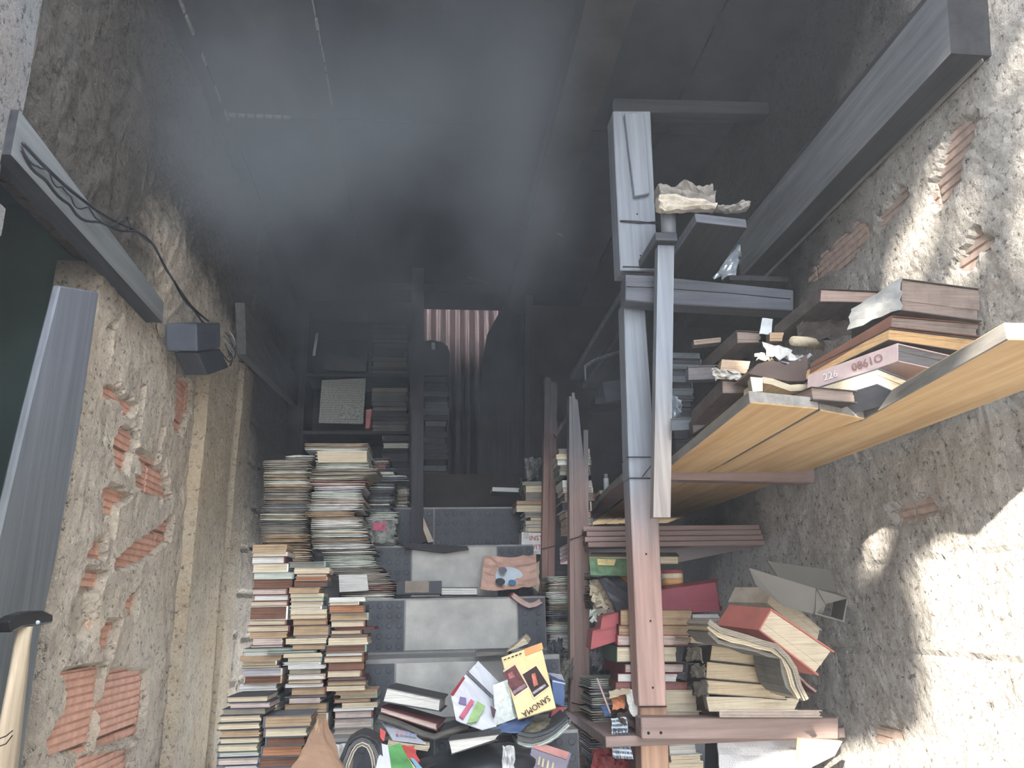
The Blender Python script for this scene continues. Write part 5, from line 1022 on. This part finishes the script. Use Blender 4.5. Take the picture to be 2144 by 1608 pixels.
bb=skew([(1157,1424),(1183,1430),(1182,1476),(1160,1470)],(1150,1412),2.5,2.62,CV['blue'],CV['blue'],'blue and white box right of the yellow book',cat='box',name='small_box')
flat([(1146,1408,2.64),(1176,1412,2.62),(1184,1430,2.5),(1156,1424,2.5)],MW,'white top sheet lying on the blue box','white_sheet','paper',seed=131)
skew([(1160,1482),(1184,1482),(1178,1504),(1154,1502)],(1156,1480),2.48,2.56,CV['red'],CV['red'],'small faded red box below the blue box',cat='box',name='small_box')
flat([(1066,1508,2.44),(1118,1500,2.44),(1090,1530,2.34),(1020,1533,2.34)],CV['blue'],'blue paper wedge under the yellow book','blue_paper','paper',b=.008,seed=132)
for i,(dy,m,lb) in enumerate(((0,'dark','black'),(11,'grey','grey'),(22,'teal','pale teal'))):
    px_book([(1082,1534+dy),(1110,1542+dy),(1142,1536+dy*.9),(1170,1520+dy*.8),(1192,1502+dy*.6)],9,2.34-.012*i,.16,CV[m],PG('vnw'[i]),spine='N',n=8,name='magazine',cat='magazine',label=lb+' curved magazine sagging at the right of the stair foot')
flat([(1116,1506,2.46),(1176,1500,2.46),(1166,1528,2.36),(1088,1534,2.36)],plain('olive_grey_cover',srgb(110,104,82),.5,0,.4,18),'olive-grey magazine cover on the sagging magazines','olive_magazine',b=.006,seed=133)
# black bag with white book on it
def bag():
    bm=bmesh.new(); bmesh.ops.create_icosphere(bm,subdivisions=4,radius=1)
    for v in bm.verts:
        p=v.co.copy(); v.co=Vector((p.x*.20,p.y*.13,p.z*.10))*(1+.16*noise.noise(p*2.2)+.05*noise.noise(p*7))
    d=bpy.data.meshes.new('black_bag'); bm.to_mesh(d); bm.free(); d.materials.append(plain('black_bag_plastic',(.022,.024,.028),.4,0,.2)); 
    for p in d.polygons: p.use_smooth=True
    o=bpy.data.objects.new('black_bag',d); C.objects.link(o); o.location=onY(1010,1640,2.30); tag(o,'crumpled black plastic bag at the bottom centre','bag')
bag()
skew([(940,1551),(1045,1538),(1040,1548),(946,1578)],(946,1540),2.18,2.3,CV['dark'],PG('w'),'black book with speckled white page edge on the black bag',spine=False)
flat([(1052,1562,2.14),(1076,1560,2.14),(1078,1640,2.1),(1050,1640,2.1)],plain('dirty_white_plastic',srgb(170,172,174),.5,0,.45,40),'dirty white crumpled wrapper hanging on the black bag','white_wrapper','wrapper',b=.012,n=8,seed=134,rag=.003)
fb=flat([(1122,1554,2.34),(1196,1577,2.30),(1170,1650,2.16),(1074,1630,2.18)],plain('mauve_cover',srgb(142,136,156),.5,0,.12,10),'mauve book with faded pink top and yellow lettering, bottom centre','mauve_book','book',th=.015,b=.001,seed=135)
sheet('pink_print',[onY(1126,1556,2.335)-fb.location+Vector((0,-.003,.003)),onY(1192,1577,2.3)-fb.location+Vector((0,-.003,.003)),onY(1186,1592,2.27)-fb.location+Vector((0,-.003,.003)),onY(1117,1568,2.31)-fb.location+Vector((0,-.003,.003))],plain('faded_pink_print',srgb(196,132,126),.5),3,3,0,.001,parent=fb)
for i,(x,y) in enumerate(((1128,1588),(1136,1592),(1146,1596),(1156,1600))): sheet('yellow_print',[onY(x,y,2.255)-fb.location+Vector((0,-.006,.006)),onY(x+4,y+1,2.255)-fb.location+Vector((0,-.006,.006)),onY(x+1,y+18,2.22)-fb.location+Vector((0,-.006,.006)),onY(x-3,y+17,2.22)-fb.location+Vector((0,-.006,.006))],plain('yellow_ink',srgb(196,184,140),.6),1,1,0,.001,parent=fb)
# left of the pile: bent magazines, comic, brown sheet
for i,(c,m,lb) in enumerate((('d','dark','dark outer'),('n','grey','grey middle'),('m','pale','pale inner'))):
    k=i*8; px_book([(706+k,1660),(712+k,1596+k*.3),(728+k*.8,1556+k*.8),(754,1540+k),(782-k*.6,1548+k),(796-k,1570+k),(800-k,1600+k)],8,2.22-.008*i,.12,CV[m],PG(c),spine='N',n=14,name='bent_magazine',cat='magazine',label=lb+' layer of the magazines bent like an arch at the bottom')
flat([(692,1560,2.36),(728,1556,2.36),(726,1640,2.3),(690,1640,2.3)],plain('mottled_white_page',srgb(190,190,188),.7,0,.3,40),'white mottled page left of the arched magazines','white_page','page',b=.01,seed=136)
cm=flat([(800,1566,2.26),(838,1556,2.28),(884,1640,2.12),(800,1650,2.12)],plain('comic_green',srgb(70,150,70),.4,0,.4,14),'colourful green and yellow comic at the bottom left of pile','comic','magazine',b=.005,seed=137)
def cq(*p): return [onY(x,y,2.30-(y-1560)*.0018)-cm.location+Vector((0,-.007,.006)) for x,y in p]
for nn_,q,mm in (('yellow_stripe',((812,1580),(820,1580),(846,1625),(822,1625)),srgb(222,200,84)),('yellow_stripe',((826,1566),(838,1568),(862,1610),(846,1606)),srgb(220,204,120)),('pale_stripe',((838,1576),(848,1582),(880,1625),(856,1625)),srgb(200,200,150)),('blue_stripe',((858,1590),(866,1592),(896,1625),(880,1625)),srgb(110,170,200))):
    sheet(nn_,cq(*q),plain('comic_'+nn_+str(int(q[0][0])),mm,.4,0,.15,20),3,3,.001,.001,parent=cm)
flat([(836,1562,2.30),(866,1560,2.30),(880,1596,2.24),(846,1588,2.24)],plain('tomato_red',srgb(196,66,58),.5),'red rounded scrap above the colourful comic','red_scrap','paper',b=.003,seed=138,rag=.006)
flat([(798,1556,2.27),(812,1560,2.27),(824,1640,2.12),(780,1640,2.12)],MW,'white page left edge under the colourful comic','white_page','page',b=.004,seed=139)
br=sheet('curved_brown_sheet',[onY(668,1504,2.26),onY(682,1506,2.30),onY(708,1660,2.18),onY(598,1640,2.10)],plain('brown_paper',srgb(146,112,84),.8,0,.15,6),12,12,.012,.003,seed=140,rag=.003,curl=lambda u,v:-.10*math.sin(u*3.1)*v); tag(br,'curved brown paper sheet standing up in front of the stacks','paper')
sheet('folded_edge',[onY(666,1506,2.25)-br.location,onY(672,1506,2.25)-br.location,onY(640,1640,2.06)-br.location,onY(585,1640,2.08)-br.location],plain('tan_paper_edge',srgb(176,146,108),.8,0,.15,8),8,8,.006,.002,parent=br,seed=141,curl=lambda u,v:.03*math.sin(v*3.1))
# ================================================================ SMOKE
def smoke(name,a,b,dens,label,scale,lo,hi,seed,col=(.62,.68,.80),fall=None,rot=None):
    m=bpy.data.materials.new(name); m.use_nodes=True; n=m.node_tree.nodes; l=m.node_tree.links; n.remove(n['Principled BSDF'])
    vs=n.new('ShaderNodeVolumePrincipled'); vs.inputs['Color'].default_value=(*col,1); vs.inputs['Anisotropy'].default_value=.15
    tc=n.new('ShaderNodeTexCoord'); mp=n.new('ShaderNodeMapping'); mp.inputs['Scale'].default_value=scale; mp.inputs['Location'].default_value=(seed,seed*.7,0)
    if rot: mp.inputs['Rotation'].default_value=rot
    l.new(tc.outputs['Object'],mp.inputs[0]); k=noi(n,l,mp.outputs[0],1,3,.5); q=lin(n,l,k,lo,hi)
    g=n.new('ShaderNodeTexCoord'); sp=n.new('ShaderNodeSeparateXYZ'); l.new(g.outputs['Generated'],sp.inputs[0])
    ed=None
    for i in range(3):   # thin out towards the faces of the box
        t=math_(n,l,'MULTIPLY',sp.outputs[i],math_(n,l,'SUBTRACT',1.0,sp.outputs[i])); e_=lin(n,l,t,0,.16); ed=e_ if ed is None else math_(n,l,'MULTIPLY',ed,e_)
    l.new(math_(n,l,'MULTIPLY',math_(n,l,'MULTIPLY',q,ed),dens),vs.inputs['Density']); l.new(vs.outputs[0],n['Material Output'].inputs['Volume'])
    o=box(name,a,b,m); tag(o,label,'smoke',kind='stuff'); return o
smoke('smoke_haze',(-.84,1.5,2.42),(.50,4.5,3.385),1.35,'grey-blue smoke drifting under the ceiling over the stairs',(1.5,.9,1.9),.36,.62,2.0,col=(.88,.92,.98),rot=(0,.6,0))
def veil(name,a,b,d,label):
    m=bpy.data.materials.new(name); m.use_nodes=True; n=m.node_tree.nodes; l=m.node_tree.links; n.remove(n['Principled BSDF'])
    v=n.new('ShaderNodeVolumeScatter'); v.inputs['Color'].default_value=(.88,.93,1,1); v.inputs['Density'].default_value=d; v.inputs['Anisotropy'].default_value=.2
    l.new(v.outputs[0],n['Material Output'].inputs['Volume']); tag(box(name,a,b,m),label,'haze',kind='stuff')
veil('thin_haze',(-.83,.35,.05),(1.12,4.58,3.29),.028,'thin bluish haze filling the whole burnt room')
# lettering becomes ordinary mesh
dg=bpy.context.evaluated_depsgraph_get()
for o in [o for o in C.objects if o.type=='FONT']:
    d=bpy.data.meshes.new_from_object(o.evaluated_get(dg)); d.name='lettering'
    n=bpy.data.objects.new('lettering',d); C.objects.link(n); n.parent=o.parent; n.location=o.location; n.rotation_euler=o.rotation_euler; n.scale=o.scale
    bpy.data.objects.remove(o)
for i,o in enumerate([o for o in C.objects if o.name.startswith('lettering')]): o.name='lettering' if i==0 else 'lettering.%03d'%i
